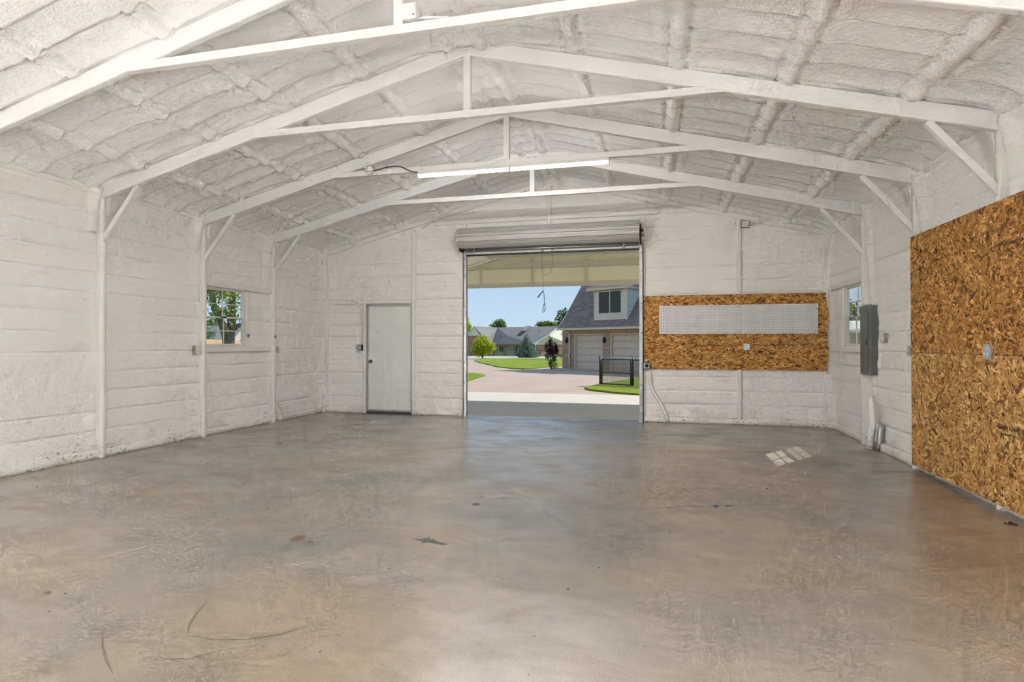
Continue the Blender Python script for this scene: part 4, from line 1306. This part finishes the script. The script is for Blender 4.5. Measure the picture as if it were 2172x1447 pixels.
MB().prism([gp(-.06, tt, zz + .015) for tt, zz in RP] + [gp(-.06, tt, zz - .12) for tt, zz in reversed(RP)], GD * .04).build('rake_board', mat('rake_white', (.75, .72, .68), .6), gt)
gbox(MB(), -.05, Lg + .1, -.46, -.42, 2.12, 2.235).build('fascia', FASC, gt)
gbox(MB(), -.05, Lg + .1, -.43, .0, 2.13, 2.15).build('soffit', FASC, gt)
# dormer
dm = thing('dormer', gp(3.66, 0, 2.5)); dm.parent = gt
dm.location = Vector(gp(3.66, 0, 2.5)) - WLOC[gt.name]
sA, sB, zA, zB = 2.50, 4.79, 2.56, 4.29
def lap(m, p0, p1, z0, z1, nrm, hgt=.105):
    """overlapping boards between two vertical lines"""
    p0, p1, nrm = Vector(p0), Vector(p1), Vector(nrm)
    z = z0
    while z < z1 - .005:
        ze = min(z + hgt, z1)
        a = [Vector((p.x, p.y, zz)) + nrm * o_ for (p, zz, o_) in ((p0, z, .022), (p1, z, .022), (p1, ze, .004), (p0, ze, .004), (p0, z, -.02), (p1, z, -.02), (p1, ze, -.02), (p0, ze, -.02))]
        m.hexa(a)
        z = ze
m = MB()
lap(m, gp(sA, 0, 0), gp(2.80, 0, 0), zA, zB, GN); lap(m, gp(4.42, 0, 0), gp(sB, 0, 0), zA, zB, GN); lap(m, gp(2.80, 0, 0), gp(4.42, 0, 0), zA, 2.98, GN)
m.build('front_siding', SIDG, dm)
SIDL = mat('siding_pale', (0.60, 0.60, 0.58), .6)
for (ss, sg) in ((sA, -1), (sB, 1)):
    m = MB()
    z = zA
    while z < zB:
        ze = min(z + .105, zB)
        def tback(zz):
            for (ta, za), (tb, zc) in zip(RP[:-1], RP[1:]):
                if za <= zz <= zc: return ta + (tb - ta) * (zz - za) / (zc - za) + .1
            return 0.1
        n_ = GD * sg
        m.hexa([Vector(gp(ss, 0, z)) + n_ * .022, Vector(gp(ss, tback(z), z)) + n_ * .022, Vector(gp(ss, tback(ze), ze)) + n_ * .004, Vector(gp(ss, 0, ze)) + n_ * .004,
                Vector(gp(ss, 0, z)) - n_ * .03, Vector(gp(ss, tback(z), z)) - n_ * .03, Vector(gp(ss, tback(ze), ze)) - n_ * .03, Vector(gp(ss, 0, ze)) - n_ * .03])
        z = ze
    m.build('cheek_siding', SIDL, dm)
for ss in (sA - .02, sB - .05):
    gbox(MB(), ss, ss + .07, -.03, .04, zA - .02, zB).build('corner_board', mat('dormer_trim', (.66, .60, .52), .6), dm)
TRM = mat('dormer_window_trim', (.70, .64, .55), .55)
wf = MB()
gbox(wf, 2.78, 2.84, -.035, .05, 2.97, 4.27); gbox(wf, 4.39, 4.45, -.035, .05, 2.97, 4.27); gbox(wf, 2.84, 4.39, -.035, .05, 2.97, 3.03); gbox(wf, 2.84, 4.39, -.035, .05, 4.21, 4.27); gbox(wf, 3.59, 3.64, -.03, .05, 3.03, 4.21)
wf.build('window_frame', TRM, dm)
for (a, b) in ((2.84, 3.59), (3.64, 4.39)):
    gbox(MB(), a, b, .0, .02, 3.03, 4.21).build('window_pane', DKWIN, dm)
    gbox(MB(), a, b, -.01, .0, 3.62, 3.65).build('sash_rail', mat('sash_dark', (.02, .02, .022), .5), dm)
gbox(MB(), sA - .42, sB + .10, -.24, -.20, 4.31, 4.45).build('dormer_fascia', FASC, dm)
gbox(MB(), sB + .06, sB + .10, -.2, 1.9, 4.31, 4.45).build('dormer_side_fascia', SIDL, dm)
gbox(MB(), sA - .42, sB + .10, -.22, 1.4, 4.30, 4.32).build('dormer_soffit', FASC, dm)
# low hipped dormer roof
rf = [gp(sA - .44, -.26, 4.44), gp(sB + .12, -.26, 4.44), gp(sB + .12, 2.0, 4.44), gp(sA - .44, 2.0, 4.44), gp(sA + .55, .9, 5.15), gp(sB - .75, .9, 5.15), gp(sB - .75, 2.6, 5.6), gp(sA + .55, 2.6, 5.6)]
MB().add(rf, [(0, 1, 5, 4), (1, 2, 6, 5), (2, 3, 7, 6), (3, 0, 4, 7), (4, 5, 6, 7), (0, 3, 2, 1)]).build('dormer_roof', SHG, dm)
gbox(MB(), sA - .12, sB + .12, -.06, .06, zA - .05, zA).build('flashing', GALV, dm)
# downspout and lanterns
MB().tube([gp(.44, -.40, 2.14), gp(.46, -.30, 2.06), gp(.62, -.07, 1.97), gp(.64, -.06, 1.8), gp(.64, -.06, .78), gp(.57, -.08, .68), gp(.57, -.08, .56), gp(.64, -.07, .40), gp(.65, -.07, -.1)], .045, 8).build('downspout', mat('downspout_white', (.74, .73, .71), .5), gt)
for ss in (.40, 3.27):
    l_ = MB().lathe(gp(ss, -.09, 1.36), (0, 0, 1), [(0, .02), (.03, .055), (.20, .085), (.22, .10), (.28, .03), (.34, .012)], 8).build('lantern', BLACK, gt)
    gbox(MB(), ss - .03, ss + .03, -.02, .0, 1.42, 1.72).build('lantern_bracket', BLACK, l_)
    MB().lathe(gp(ss, -.09, 1.40), (0, 0, 1), [(0, .05), (.15, .075), (.15, 0)], 8).build('lantern_glass', mat('lantern_glass', (.35, .4, .38), .15), l_)
gbox(MB(), 3.66, 3.70, -.02, 0, .96, 1.12).build('keypad', WPLAST, gt)
# white gravel at the corner
m = MB()
for k in range(160):
    p = Vector(gp(rnd.uniform(-.5, 1.0), rnd.uniform(-.45, -.05), gz(34) - .03)); r = rnd.uniform(.02, .05)
    m.lathe(p, (0, 0, 1), [(0, r), (r * .7, r * .8), (r, 0)], 5)
tag(m.build('gravel', mat('gravel_pale', (.52, .52, .54), .9)), 'pale gravel at the corner of the brick garage', 'gravel', kind='stuff')

# ================================================================ CHAIN-LINK GATE AND FENCE
FBLK = mat('fence_black', (.028, .024, .02), .45)
SILV = mat('rail_silver', (.62, .61, .59), .35, .6)
p0 = Vector((4.49, 19.33, gz(19.3))); p1 = Vector((5.57, 18.66, gz(18.7)))
fd = (p1 - p0).normalized()
def mesh_link(a, b, z0, z1, pit, r):
    """woven wire: two families of slanting wires clipped to the rectangle"""
    m_ = MB()
    a, b = Vector(a), Vector(b); L = Vector((b.x - a.x, b.y - a.y, 0)).length; d = Vector((b.x - a.x, b.y - a.y, 0)) / L
    H = z1 - z0
    base = a.z
    for sgn in (1, -1):
        k = -H
        while k < L + H:
            xa, xb = k, k + sgn * H
            za_, zb2 = 0, H
            if sgn > 0:
                if xa < 0: za_ = -xa; xa = 0
                if xb > L: zb2 = H - (xb - L); xb = L
                ok = xb > xa
            else:
                if xa > L: za_ = xa - L; xa = L
                if xb < 0: zb2 = H + xb; xb = 0
                ok = xa > xb
            if ok and zb2 - za_ > .01:
                P0 = a + d * xa; P1 = a + d * xb
                m_.tube([(P0.x, P0.y, base + z0 + za_), (P1.x, P1.y, base + z0 + zb2)], r, 3, caps=False)
            k += pit
    return m_
t = thing('chain_link_gate', p0, 'black chain-link gate standing on the lawn in front of the garage', 'gate')
h = .90
MB().cyl(p0, p0 + Vector((0, 0, h + .02)), .034, 10).build('hinge_post', FBLK, t)
MB().lathe(p0 + Vector((0, 0, h + .02)), (0, 0, 1), [(0, .038), (.03, .03), (.045, 0)], 10).build('post_cap', FBLK, t)
ga, gb = p0 + fd * .075, p1 - fd * .07
m = MB()
for (a, b) in ((ga + Vector((0, 0, .03)), ga + Vector((0, 0, h - .04))), (gb + Vector((0, 0, .03)), gb + Vector((0, 0, h - .04)))):
    m.cyl(a, b, .022, 8)
for zz in (.04, .41, h - .05):
    m.cyl(ga + Vector((0, 0, zz)), gb + Vector((0, 0, zz)), .018, 8)
m.build('gate_frame', FBLK, t)
mesh_link(ga, gb, .04, h - .05, .056, .0055).build('wire_mesh', FBLK, t)
MB().cyl(p1, p1 + Vector((0, 0, h)), .036, 10).build('latch_post', FBLK, t)
MB().bar(gb + Vector((0, 0, .17)), p1 + fd * .06 + Vector((0, 0, .15)), .02, .03).build('latch', FBLK, t)
for zz in (.14, .72):
    MB().bar(p0 + Vector((0, 0, zz)), ga + Vector((0, 0, zz)), .02, .04).build('hinge', SILV, t)
q0 = p1 + fd * .04; q1 = p1 + fd * 3.2; q1.z = q0.z
t = thing('chain_link_fence', q0, 'black chain-link fence continuing right of the gate', 'fence', None)
mesh_link(q0, q1, .02, h - .06, .056, .0055).build('wire_mesh', FBLK, t)
MB().cyl(q0 + Vector((0, 0, h - .06)), q1 + Vector((0, 0, h - .06)), .018, 8).build('top_rail', FBLK, t)
MB().cyl(q1, q1 + Vector((0, 0, h)), .03, 8).build('post', FBLK, t)
# return fence behind: silver top rail running from the hinge post toward the right
r0 = p0 + Vector((.02, .15, 0)); r1 = r0 + Vector((2.6, -1.05, 0))
t = thing('rail_fence', r0, 'chain-link fence with a bright silver top rail behind the gate', 'fence')
MB().cyl(r0 + Vector((0, 0, h - .03)), r1 + Vector((0, 0, h - .02)), .02, 8).build('top_rail', SILV, t)
MB().cyl(r0, r0 + Vector((0, 0, h)), .03, 8).build('post', FBLK, t)
MB().cyl(r1, r1 + Vector((0, 0, h)), .03, 8).build('post', FBLK, t)

# ================================================================ PLANTS
def leaf_mat(name, stops, trans=0.35):
    m, nt, bs = base_mat(name)
    g = N(nt, 'ShaderNodeNewGeometry')
    c = ramp(nt, g.outputs['Random Per Island'], stops)
    nt.links.new(c, bs.inputs['Base Color'])
    bs.inputs['Roughness'].default_value = .55
    bs.inputs['Specular IOR Level'].default_value = .25
    tr = N(nt, 'ShaderNodeBsdfTranslucent'); nt.links.new(c, tr.inputs[0])
    mx = N(nt, 'ShaderNodeMixShader'); mx.inputs[0].default_value = trans
    out = nt.nodes['Material Output']
    nt.links.new(bs.outputs[0], mx.inputs[1]); nt.links.new(tr.outputs[0], mx.inputs[2]); nt.links.new(mx.outputs[0], out.inputs[0])
    return m
LF_YEL = leaf_mat('leaf_yellow_green', [(0, (.22, .33, .02)), (.4, (.45, .52, .03)), (1, (.75, .70, .06))])
LF_MID = leaf_mat('leaf_mid_green', [(0, (.05, .10, .02)), (.5, (.13, .21, .035)), (1, (.27, .33, .06))])
LF_OAK = leaf_mat('leaf_oak', [(0, (.07, .13, .035)), (.5, (.20, .30, .06)), (.9, (.42, .48, .10)), (1, (.62, .58, .15))])
LF_BLU = leaf_mat('leaf_blue_green', [(0, (.10, .17, .12)), (.5, (.20, .30, .21)), (1, (.36, .46, .34))], .2)
LF_PUR = leaf_mat('leaf_purple', [(0, (.02, .008, .012)), (.55, (.055, .018, .025)), (.9, (.16, .05, .05)), (1, (.30, .12, .10))])
LF_DRK = leaf_mat('leaf_dark_green', [(0, (.025, .05, .015)), (.6, (.07, .12, .03)), (1, (.16, .22, .06))])
BARK = mat('bark_grey', (.20, .165, .135), .9, 0, (.11, .09, .075), 9, .8, 18, bd=.03)

def leaves(name, blobs, n, size, mat_, parent, seed, up=False, shell=.55):
    R = np.random.RandomState(seed)
    vol = np.array([b[1][0] * b[1][1] * b[1][2] for b in blobs]) ** .67
    idx = R.choice(len(blobs), n, p=vol / vol.sum())
    c = np.array([b[0] for b in blobs])[idx]; r = np.array([b[1] for b in blobs])[idx]
    d = R.normal(size=(n, 3)); d /= np.linalg.norm(d, axis=1)[:, None]
    rad = shell + (1 - shell) * R.rand(n); rad[R.rand(n) < .25] *= R.rand((1))[0] * .6 + .3
    rad *= 1 + .25 * np.sin(d[:, 0] * 7 + d[:, 2] * 5 + seed) * np.cos(d[:, 1] * 6)
    p = c + d * r * rad[:, None]
    a = R.normal(size=(n, 3))
    if up:
        a = d * .8 + np.array([0, 0, 1.2]) + a * .3
    a /= np.linalg.norm(a, axis=1)[:, None]
    b = np.cross(a, R.normal(size=(n, 3))); b /= np.linalg.norm(b, axis=1)[:, None]
    s_ = size * R.uniform(.6, 1.4, n)[:, None]
    wd = .28 if up else .55
    nn = np.cross(a, b)
    P = np.stack([p - a * s_ * .5, p + b * s_ * wd * .5 + nn * s_ * .12, p + a * s_ * .5, p - b * s_ * wd * .5 + nn * s_ * .12], 1)
    me = bpy.data.meshes.new(name)
    me.vertices.add(n * 4); me.vertices.foreach_set('co', P.astype(np.float32).ravel())
    me.loops.add(n * 4); me.loops.foreach_set('vertex_index', np.arange(n * 4, dtype=np.int32))
    me.polygons.add(n); me.polygons.foreach_set('loop_start', np.arange(0, n * 4, 4, dtype=np.int32))
    me.update(calc_edges=True)
    o_ = link_mesh(name, me, mat_, parent)
    return tag(o_, kind='stuff')

def plant(name, base, blobs, n, size, mat_, label, cat, seed, trunk=None, up=False, group=None, shell=.55):
    t_ = thing(name, base, label, cat, group)
    leaves('foliage', blobs, n, size, mat_, t_, seed, up, shell)
    for (pts, rr) in (trunk or [([base, Vector(base) + Vector((0, 0, 1))], [.1, .06])]):
        MB().tube(pts, list(rr), 8).build('trunk', BARK, t_)
    return t_

def blobcloud(c, r, k, seed, sub=.45):
    R = random.Random(seed)
    out = []
    for _ in range(k):
        a = Vector((R.gauss(0, 1), R.gauss(0, 1), R.gauss(0, 1))).normalized() * (R.random() ** .4) * (1 - sub * .6)
        out.append(((c[0] + a.x * r[0], c[1] + a.y * r[1], c[2] + a.z * r[2]), (r[0] * sub, r[1] * sub, r[2] * sub)))
    return out

# shrubs along the street (seen through the roll-up door)
b = (-11.9, 60.4, gz(60) - .05)
plant('leafy_shrub', b, blobcloud((-11.9, 60.4, 1.05), (1.35, 1.2, 1.25), 14, 3), 5200, .17, LF_YEL, 'bright yellow-green leafy shrub left of the lawn', 'shrub', 3, [([b, (-11.8, 60.4, .6), (-11.6, 60.3, 1.4)], [.06, .05, .02]), ([b, (-12.1, 60.4, .6), (-12.4, 60.3, 1.3)], [.05, .04, .02])])
b = (-9.0, 69.4, gz(69) - .05)
bl = [((-9.0 + .35 * math.cos(k * 2.4) * (1 - k / 14), 69.4 + .35 * math.sin(k * 2.4), -.1 + 2.2 * k / 13), (1.35 * (1 - k / 15), 1.2 * (1 - k / 15), .5)) for k in range(14)]
plant('juniper_shrub', b, bl, 6500, .24, LF_BLU, 'pointed blue-green juniper in front of the dark-roofed house', 'shrub', 5, [([b, (-9.0, 69.4, 1.6)], [.08, .03])], up=True)
b = (0.42, 33.35, gz(33) - .05)
bl = blobcloud((.40, 33.3, .82), (.50, .42, 1.0), 16, 9, .34)
plant('purple_plum', b, bl, 2200, .085, LF_PUR, 'dark purple-leaved small tree at the garage corner', 'shrub', 9, [([b, (.36, 33.3, .5), (.42, 33.3, 1.6)], [.035, .03, .012]), ([b, (.22, 33.3, .5), (.0, 33.3, 1.3)], [.03, .025, .01]), ([b, (.46, 33.3, .5), (.62, 33.2, 1.3)], [.03, .025, .01])], shell=.2)
b = (.62, 32.9, gz(33) - .04)
plant('low_bush', b, [((.66, 32.9, .1), (.22, .2, .2))], 260, .07, LF_YEL, 'small green bush at the foot of the purple-leaved tree', 'shrub', 10, [([b, (.62, 32.9, .1)], [.015, .01])])
b = (-5.1, 66.0, gz(66) - .05)
plant('low_bush', b, [((-5.1, 66, .0), (1.1, .7, .42)), ((-3.9, 66.3, -.05), (.7, .5, .35))], 900, .13, LF_MID, 'low green hedge before the brick end of the dark-roofed house', 'shrub', 12, [([b, (-5.1, 66, .1)], [.03, .02])])
# trees above the roofs
for (x, y, z, rx, rz, mt, lab, sd, n) in ((-27.5, 126, 4.4, 2.9, 2.3, LF_MID, 'round green tree behind the left half of the far roof', 21, 2600), (-14.4, 110, 4.2, 2.7, 1.7, LF_MID, 'spreading green tree behind the right half of the far roof', 22, 2600), (-28.6, 104, 4.2, 1.5, 2.3, LF_YEL, 'yellow-green tree at the left end of the far roof', 23, 1600), (-12.4, 120, 4.9, 2.2, 2.1, LF_MID, 'green tree beside the garage roof edge', 25, 1600)):
    b = (x, y, gz(y) - .1)
    plant('tree', b, blobcloud((x, y, z), (rx, rx, rz), 12, sd), n, .42, mt, lab, 'tree', sd, [([b, (x, y, z)], [.22, .12])], group='trees beyond the roofs')
b = (-2.6, 60.6, gz(60))
plant('tree', b, [((-3.0, 60.3, 4.55), (.75, .7, .55)), ((-2.5, 60.3, 4.0), (.7, .7, .45)), ((-3.5, 60.4, 3.9), (.55, .5, .35)), ((-3.0, 60.4, 3.3), (.9, .7, .5)), ((-2.2, 60.4, 3.0), (.8, .7, .6))], 900, .24, LF_DRK, 'dark loose-leaved treetop rising beside the garage roof', 'tree', 24, [([b, (-2.6, 60.6, 2.4), (-3.0, 60.4, 4.6)], [.16, .10, .03])], group='trees beyond the roofs')

# ================================================================ DARK-ROOFED HOUSE
YW = .2411
RV = Vector((math.cos(YW), math.sin(YW), 0)); FV = Vector((-math.sin(YW), math.cos(YW), 0)); CV = Vector((6.231, 0, 0))
def hp(l, dp, z):            # l to the right, dp deeper; both in metres around 92 m away
    dd = 92 + dp
    return CV + FV * dd + RV * (l * dd / 92) + Vector((0, 0, z))
ROOFD = mat('far_roof_grey', (.165, .155, .155), .9, 0, (.135, .128, .128), 3)
ROOFL = mat('far_roof_light', (.235, .22, .21), .9, 0, (.20, .19, .18), 3)
HBR = brick_mat('far_brick', (.42, .20, .15), (.30, .14, .11), (.5, .4, .34), .4, .14)
BATT = mat('far_batten_white', (.80, .74, .66), .7)
WOODT = mat('porch_wood', (.28, .18, .10), .7)
CRM = mat('porch_cream', (.62, .56, .42), .7)
t = thing('ranch_house', hp(0, 4, -1.0), 'low dark-roofed house with brick walls and a porch, across the lawn', 'house')
def slab(name, pts, mt, th=.14):
    pts = [Vector(p) for p in pts]
    return MB().prism(pts, (0, 0, -th)).build(name, mt, t)
# main roof: corner near lateral 3.5, front going left and away, end wall going right and away
slab('main_roof', [hp(-2.3, 7.5, 4.18), hp(-.85, 3.0, 2.76), hp(5.9, 1.8, 2.78), hp(7.6, 6.0, 4.36)], ROOFD)
slab('valley_roof', [hp(-2.3, 7.5, 4.18), hp(-3.3, 2.6, 1.40), hp(-.85, 3.0, 2.76)], ROOFD)
slab('porch_roof', [hp(-.85, 3.0, 2.76), hp(-3.35, 2.2, 1.34), hp(3.5, 0, 1.34), hp(5.9, 1.8, 2.78)], ROOFL)
slab('wing_roof', [hp(-6.05, 1.5, 4.18), hp(-4.2, 0.5, 2.2), hp(-3.3, 2.5, 1.36), hp(-2.3, 7.5, 4.18)], ROOFL)
slab('wing_roof_far', [hp(-6.05, 1.5, 4.18), hp(-2.3, 7.6, 4.18), hp(-6, 9, 2.0), hp(-7.6, 2.5, 2.6)], ROOFL)
MB().prism([hp(-7.1, 1.6, 2.66), hp(-4.9, 1.2, 2.66), hp(-6.02, 1.5, 4.08)], FV * .2).build('wing_gable', BATT, t)
MB().prism([hp(-7.1, 1.55, -1.2), hp(-4.3, 1.2, -1.2), hp(-4.3, 1.2, 2.0), hp(-4.9, 1.2, 2.66), hp(-7.1, 1.6, 2.66)], FV * 4).build('wing_wall', HBR, t)
MB().bar(hp(-7.25, 1.4, 2.6), hp(-6.05, 1.3, 4.2), .12, .12).build('rake_board', BATT, t)
# end wall: board-and-batten above brick
endw = [hp(3.75, .3, 1.22), hp(5.9, 1.9, 2.66), hp(7.6, 6, 4.2), hp(9.0, 7, 3.6), hp(9.4, 8, 1.22)]
MB().prism(endw, FV * .2).build('batten_wall', BATT, t)
for k in range(13):
    f_ = (k + .5) / 13
    l = 3.9 + 5.2 * f_; dp = .3 + 7.2 * f_
    ztop = 1.3 + (l - 3.6) * .66 if l < 5.9 else (2.75 + (l - 5.9) * .86 if l < 7.6 else 4.0)
    MB().bar(hp(l, dp - .08, 1.24), hp(l, dp - .08, ztop - .08), .09, .07).build('batten', mat('batten_shade', (.55, .52, .46), .7), t)
MB().prism([hp(3.75, .3, -1.2), hp(9.4, 8, -1.2), hp(9.4, 8, 1.22), hp(3.75, .3, 1.22)], FV * .2).build('brick_end_wall', HBR, t)
MB().bar(hp(3.5, -.05, 1.30), hp(5.95, 1.75, 2.80), .14, .16).build('rake_board', BATT, t)
MB().bar(hp(5.95, 1.75, 2.80), hp(7.65, 5.95, 4.40), .14, .16).build('rake_board', BATT, t)
# porch
MB().prism([hp(-4.2, 3.2, -1.2), hp(3.7, 1.6, -1.2), hp(3.7, 1.6, 1.25), hp(-4.2, 3.2, 1.25)], FV * .2).build('porch_wall', CRM, t)
for (l, dp) in ((-2.9, 2.1), (-1.3, 1.6), (.35, 1.05), (1.9, .55)):
    MB().bar(hp(l, dp, -1.2), hp(l, dp, 1.25), .16, .16, (1, 0, 0)).build('porch_post', WOODT, t)
    for s_ in (-1, 1):
        MB().bar(hp(l, dp, .75), hp(l + .5 * s_, dp, 1.22), .1, .1).build('porch_brace', WOODT, t)
MB().bar(hp(-3.35, 2.15, 1.24), hp(3.5, -.02, 1.24), .12, .18).build('porch_beam', WOODT, t)
for (l0, l1, z0, z1) in ((-1.95, -1.45, .1, .95), (.6, 1.3, -.9, .95)):
    f_ = (l0 + 4.2) / 7.9
    w_ = MB().prism([hp(l0, 3.0 - 1.6 * f_, z0), hp(l1, 3.0 - 1.6 * f_, z0), hp(l1, 3.0 - 1.6 * f_, z1), hp(l0, 3.0 - 1.6 * f_, z1)], FV * .1).build('porch_window', DKWIN, t)
    MB().bar(hp((l0 + l1) / 2, 2.95 - 1.6 * f_, z0), hp((l0 + l1) / 2, 2.95 - 1.6 * f_, z1), .05, .05, (1, 0, 0)).build('mullion', VINYL, w_)
MB().prism([hp(-.35, 2.5, -1.2), hp(.25, 2.4, -1.2), hp(.25, 2.4, 1.1), hp(-.35, 2.5, 1.1)], FV * .1).build('porch_door', WOODT, t)
# skylight chase on the roof
MB().prism([hp(1.45, 3.4, 3.42), hp(2.1, 3.35, 3.42), hp(3.0, 5.2, 4.28), hp(2.3, 5.3, 4.28)], (0, 0, .12)).build('roof_dormer', ROOFL, t)
MB().prism([hp(.85, 2.6, 2.78), hp(1.55, 2.55, 2.78), hp(2.1, 3.3, 3.40), hp(1.45, 3.35, 3.40)], (0, 0, .06)).build('roof_vent_dark', DKWIN, t)
for (l, dp, z) in ((-1.75, 3.2, 2.3), (4.4, 3.0, 3.2)):
    MB().cyl(hp(l, dp, z), hp(l, dp, z + .45), .05, 6).build('vent_pipe', DARKM, t)
# dark fence line in front of the house
fa, fb = Vector((-24, 78.5, gz(78))), Vector((-1.5, 78.5, gz(78)))
t = thing('street_fence', fa, 'low dark rail fence in front of the dark-roofed house', 'fence')
MB().bar(fa + Vector((0, 0, .85)), fb + Vector((0, 0, .85)), .05, .05).build('top_rail', FBLK, t)
for k in range(10):
    p = fa.lerp(fb, k / 9)
    MB().bar(p, p + Vector((0, 0, .88)), .06, .06, (1, 0, 0)).build('post', FBLK, t)

# ================================================================ VIEW THROUGH THE LEFT WINDOW
b = (-9.0, 18.2, -.1)
bl = blobcloud((-9.0, 18.2, 4.2), (3.6, 3.6, 2.2), 42, 31, .30)
plant('oak_tree', b, bl, 15000, .12, LF_OAK, 'forked leafy tree outside the left window', 'tree', 31,
      [([b, (-9, 18.2, .9), (-9, 18.2, 1.7)], [.24, .22, .21]),
       ([(-9, 18.12, 1.5), (-9, 17.9, 2.0), (-9.1, 17.6, 2.6), (-9.2, 17.3, 4.2)], [.16, .14, .11, .04]),
       ([(-9, 18.25, 1.5), (-9, 18.35, 2.1), (-9.1, 18.5, 2.9), (-9.1, 18.8, 4.4)], [.17, .15, .12, .04]),
       ([(-9, 18.35, 1.75), (-8.95, 18.6, 2.0), (-8.9, 19.1, 2.13), (-8.9, 19.9, 2.3)], [.10, .085, .07, .03])], shell=.25)
for (x, y, z, r, mt, lab, sd) in ((-26, 33.0, 1.9, 1.7, LF_MID, 'bushy green tree beyond the board fence outside the left window', 33), (-28, 37.6, 2.2, 1.3, LF_BLU, 'blue-green bush beyond the board fence, next to the forked trunk', 34), (-24, 30.2, 1.3, 1.1, LF_YEL, 'yellow-green bush low at the left side of the window view', 35), (-52, 66.0, 3.2, 2.3, LF_MID, 'green tree between the two gabled houses outside the left window', 36)):
    b = (x, y, gz(y) - .1)
    plant('bushy_tree', b, blobcloud((x, y, z), (r, r, r * 1.05), 12, sd), 2200, .20 if x > -40 else .3, mt, lab, 'tree', sd, [([b, (x, y, z)], [.12, .06])])
FNB = mat('fence_board_tan', (.72, .50, .28), .75, 0, (.62, .42, .22), 2)
t = thing('board_fence', (-16, 27, gz(27)), 'tan board fence behind the tree outside the left window', 'fence')
y = 22.5
while y < 31:
    MB().box((-16, y, gz(y) - .1), (-15.975, y + .146, 1.56 - .03 * (y - 24.8) + rnd.uniform(-.008, .008))).build('board', FNB, t)
    y += .148
for zz in (.35, 1.1):
    MB().box((-16.06, 22.5, zz), (-16, 31, zz + .09)).build('rail', FNB, t)
GW = mat('gable_house_wall', (.62, .55, .50), .7)
GR = mat('gable_house_roof', (.50, .44, .38), .85)
def gable_house(base, hw, dp, zb0, ze, zp, label):
    x, y = base
    t_ = thing('gable_house', (x, y, zb0), label, 'house', None)
    # gable faces +x
    MB().prism([(x, y - hw, zb0), (x, y + hw, zb0), (x, y + hw, ze), (x, y, zp), (x, y - hw, ze)], (-dp, 0, 0)).build('walls', GW, t_)
    sl_ = (zp - ze) / hw
    for s_ in (-1, 1):
        ov = .25
        MB().prism([(x + .3, y, zp + .12), (x + .3, y + s_ * (hw + ov), ze - sl_ * ov + .12), (x + .3, y + s_ * (hw + ov), ze - sl_ * ov), (x + .3, y, zp)], (-dp - .5, 0, 0)).build('roof_slope', GR, t_)
    w_ = boxo('window', (x - .05, y - .35, ze - .9), (x + .04, y + .35, ze - .05), DKWIN, t_)
    boxo('mullion', (x + .03, y - .03, ze - .9), (x + .06, y + .03, ze - .05), VINYL, w_)
gable_house((-40, 57.4), 1.6, 8, -.6, 1.85, 3.35, 'nearer gabled house seen low through the left window')
gable_house((-56, 74.9), 2.6, 8, -.9, 1.75, 3.15, 'second gabled house behind the forked trunk outside the left window')

# ================================================================ VIEW THROUGH THE RIGHT WINDOW
b = (13.0, 22.6, gz(22) - .05)
plant('bushy_tree', b, blobcloud((13.0, 22.6, 2.0), (.95, .9, 1.05), 12, 41), 2600, .12, LF_MID, 'leafy green tree outside the right window', 'tree', 41, [([b, (13.0, 22.6, 2.0)], [.09, .04])])
t = thing('white_shed', (12.2, 18.6, gz(18)), 'pale shed standing outside the right window', 'shed')
SHW = mat('shed_white', (.66, .66, .65), .6)
boxo('walls', (10.6, 18.2, gz(18) - .05), (14.5, 20.2, 1.62), SHW, t)
MB().prism([(10.4, 18.0, 1.62), (14.7, 18.0, 1.62), (14.7, 19.2, 1.95), (10.4, 19.2, 1.95)], (0, 0, .06)).build('roof', CRF, t)
MB().prism([(10.4, 20.4, 1.62), (14.7, 20.4, 1.62), (14.7, 19.2, 1.95), (10.4, 19.2, 1.95)], (0, 0, .06)).build('roof', CRF, t)
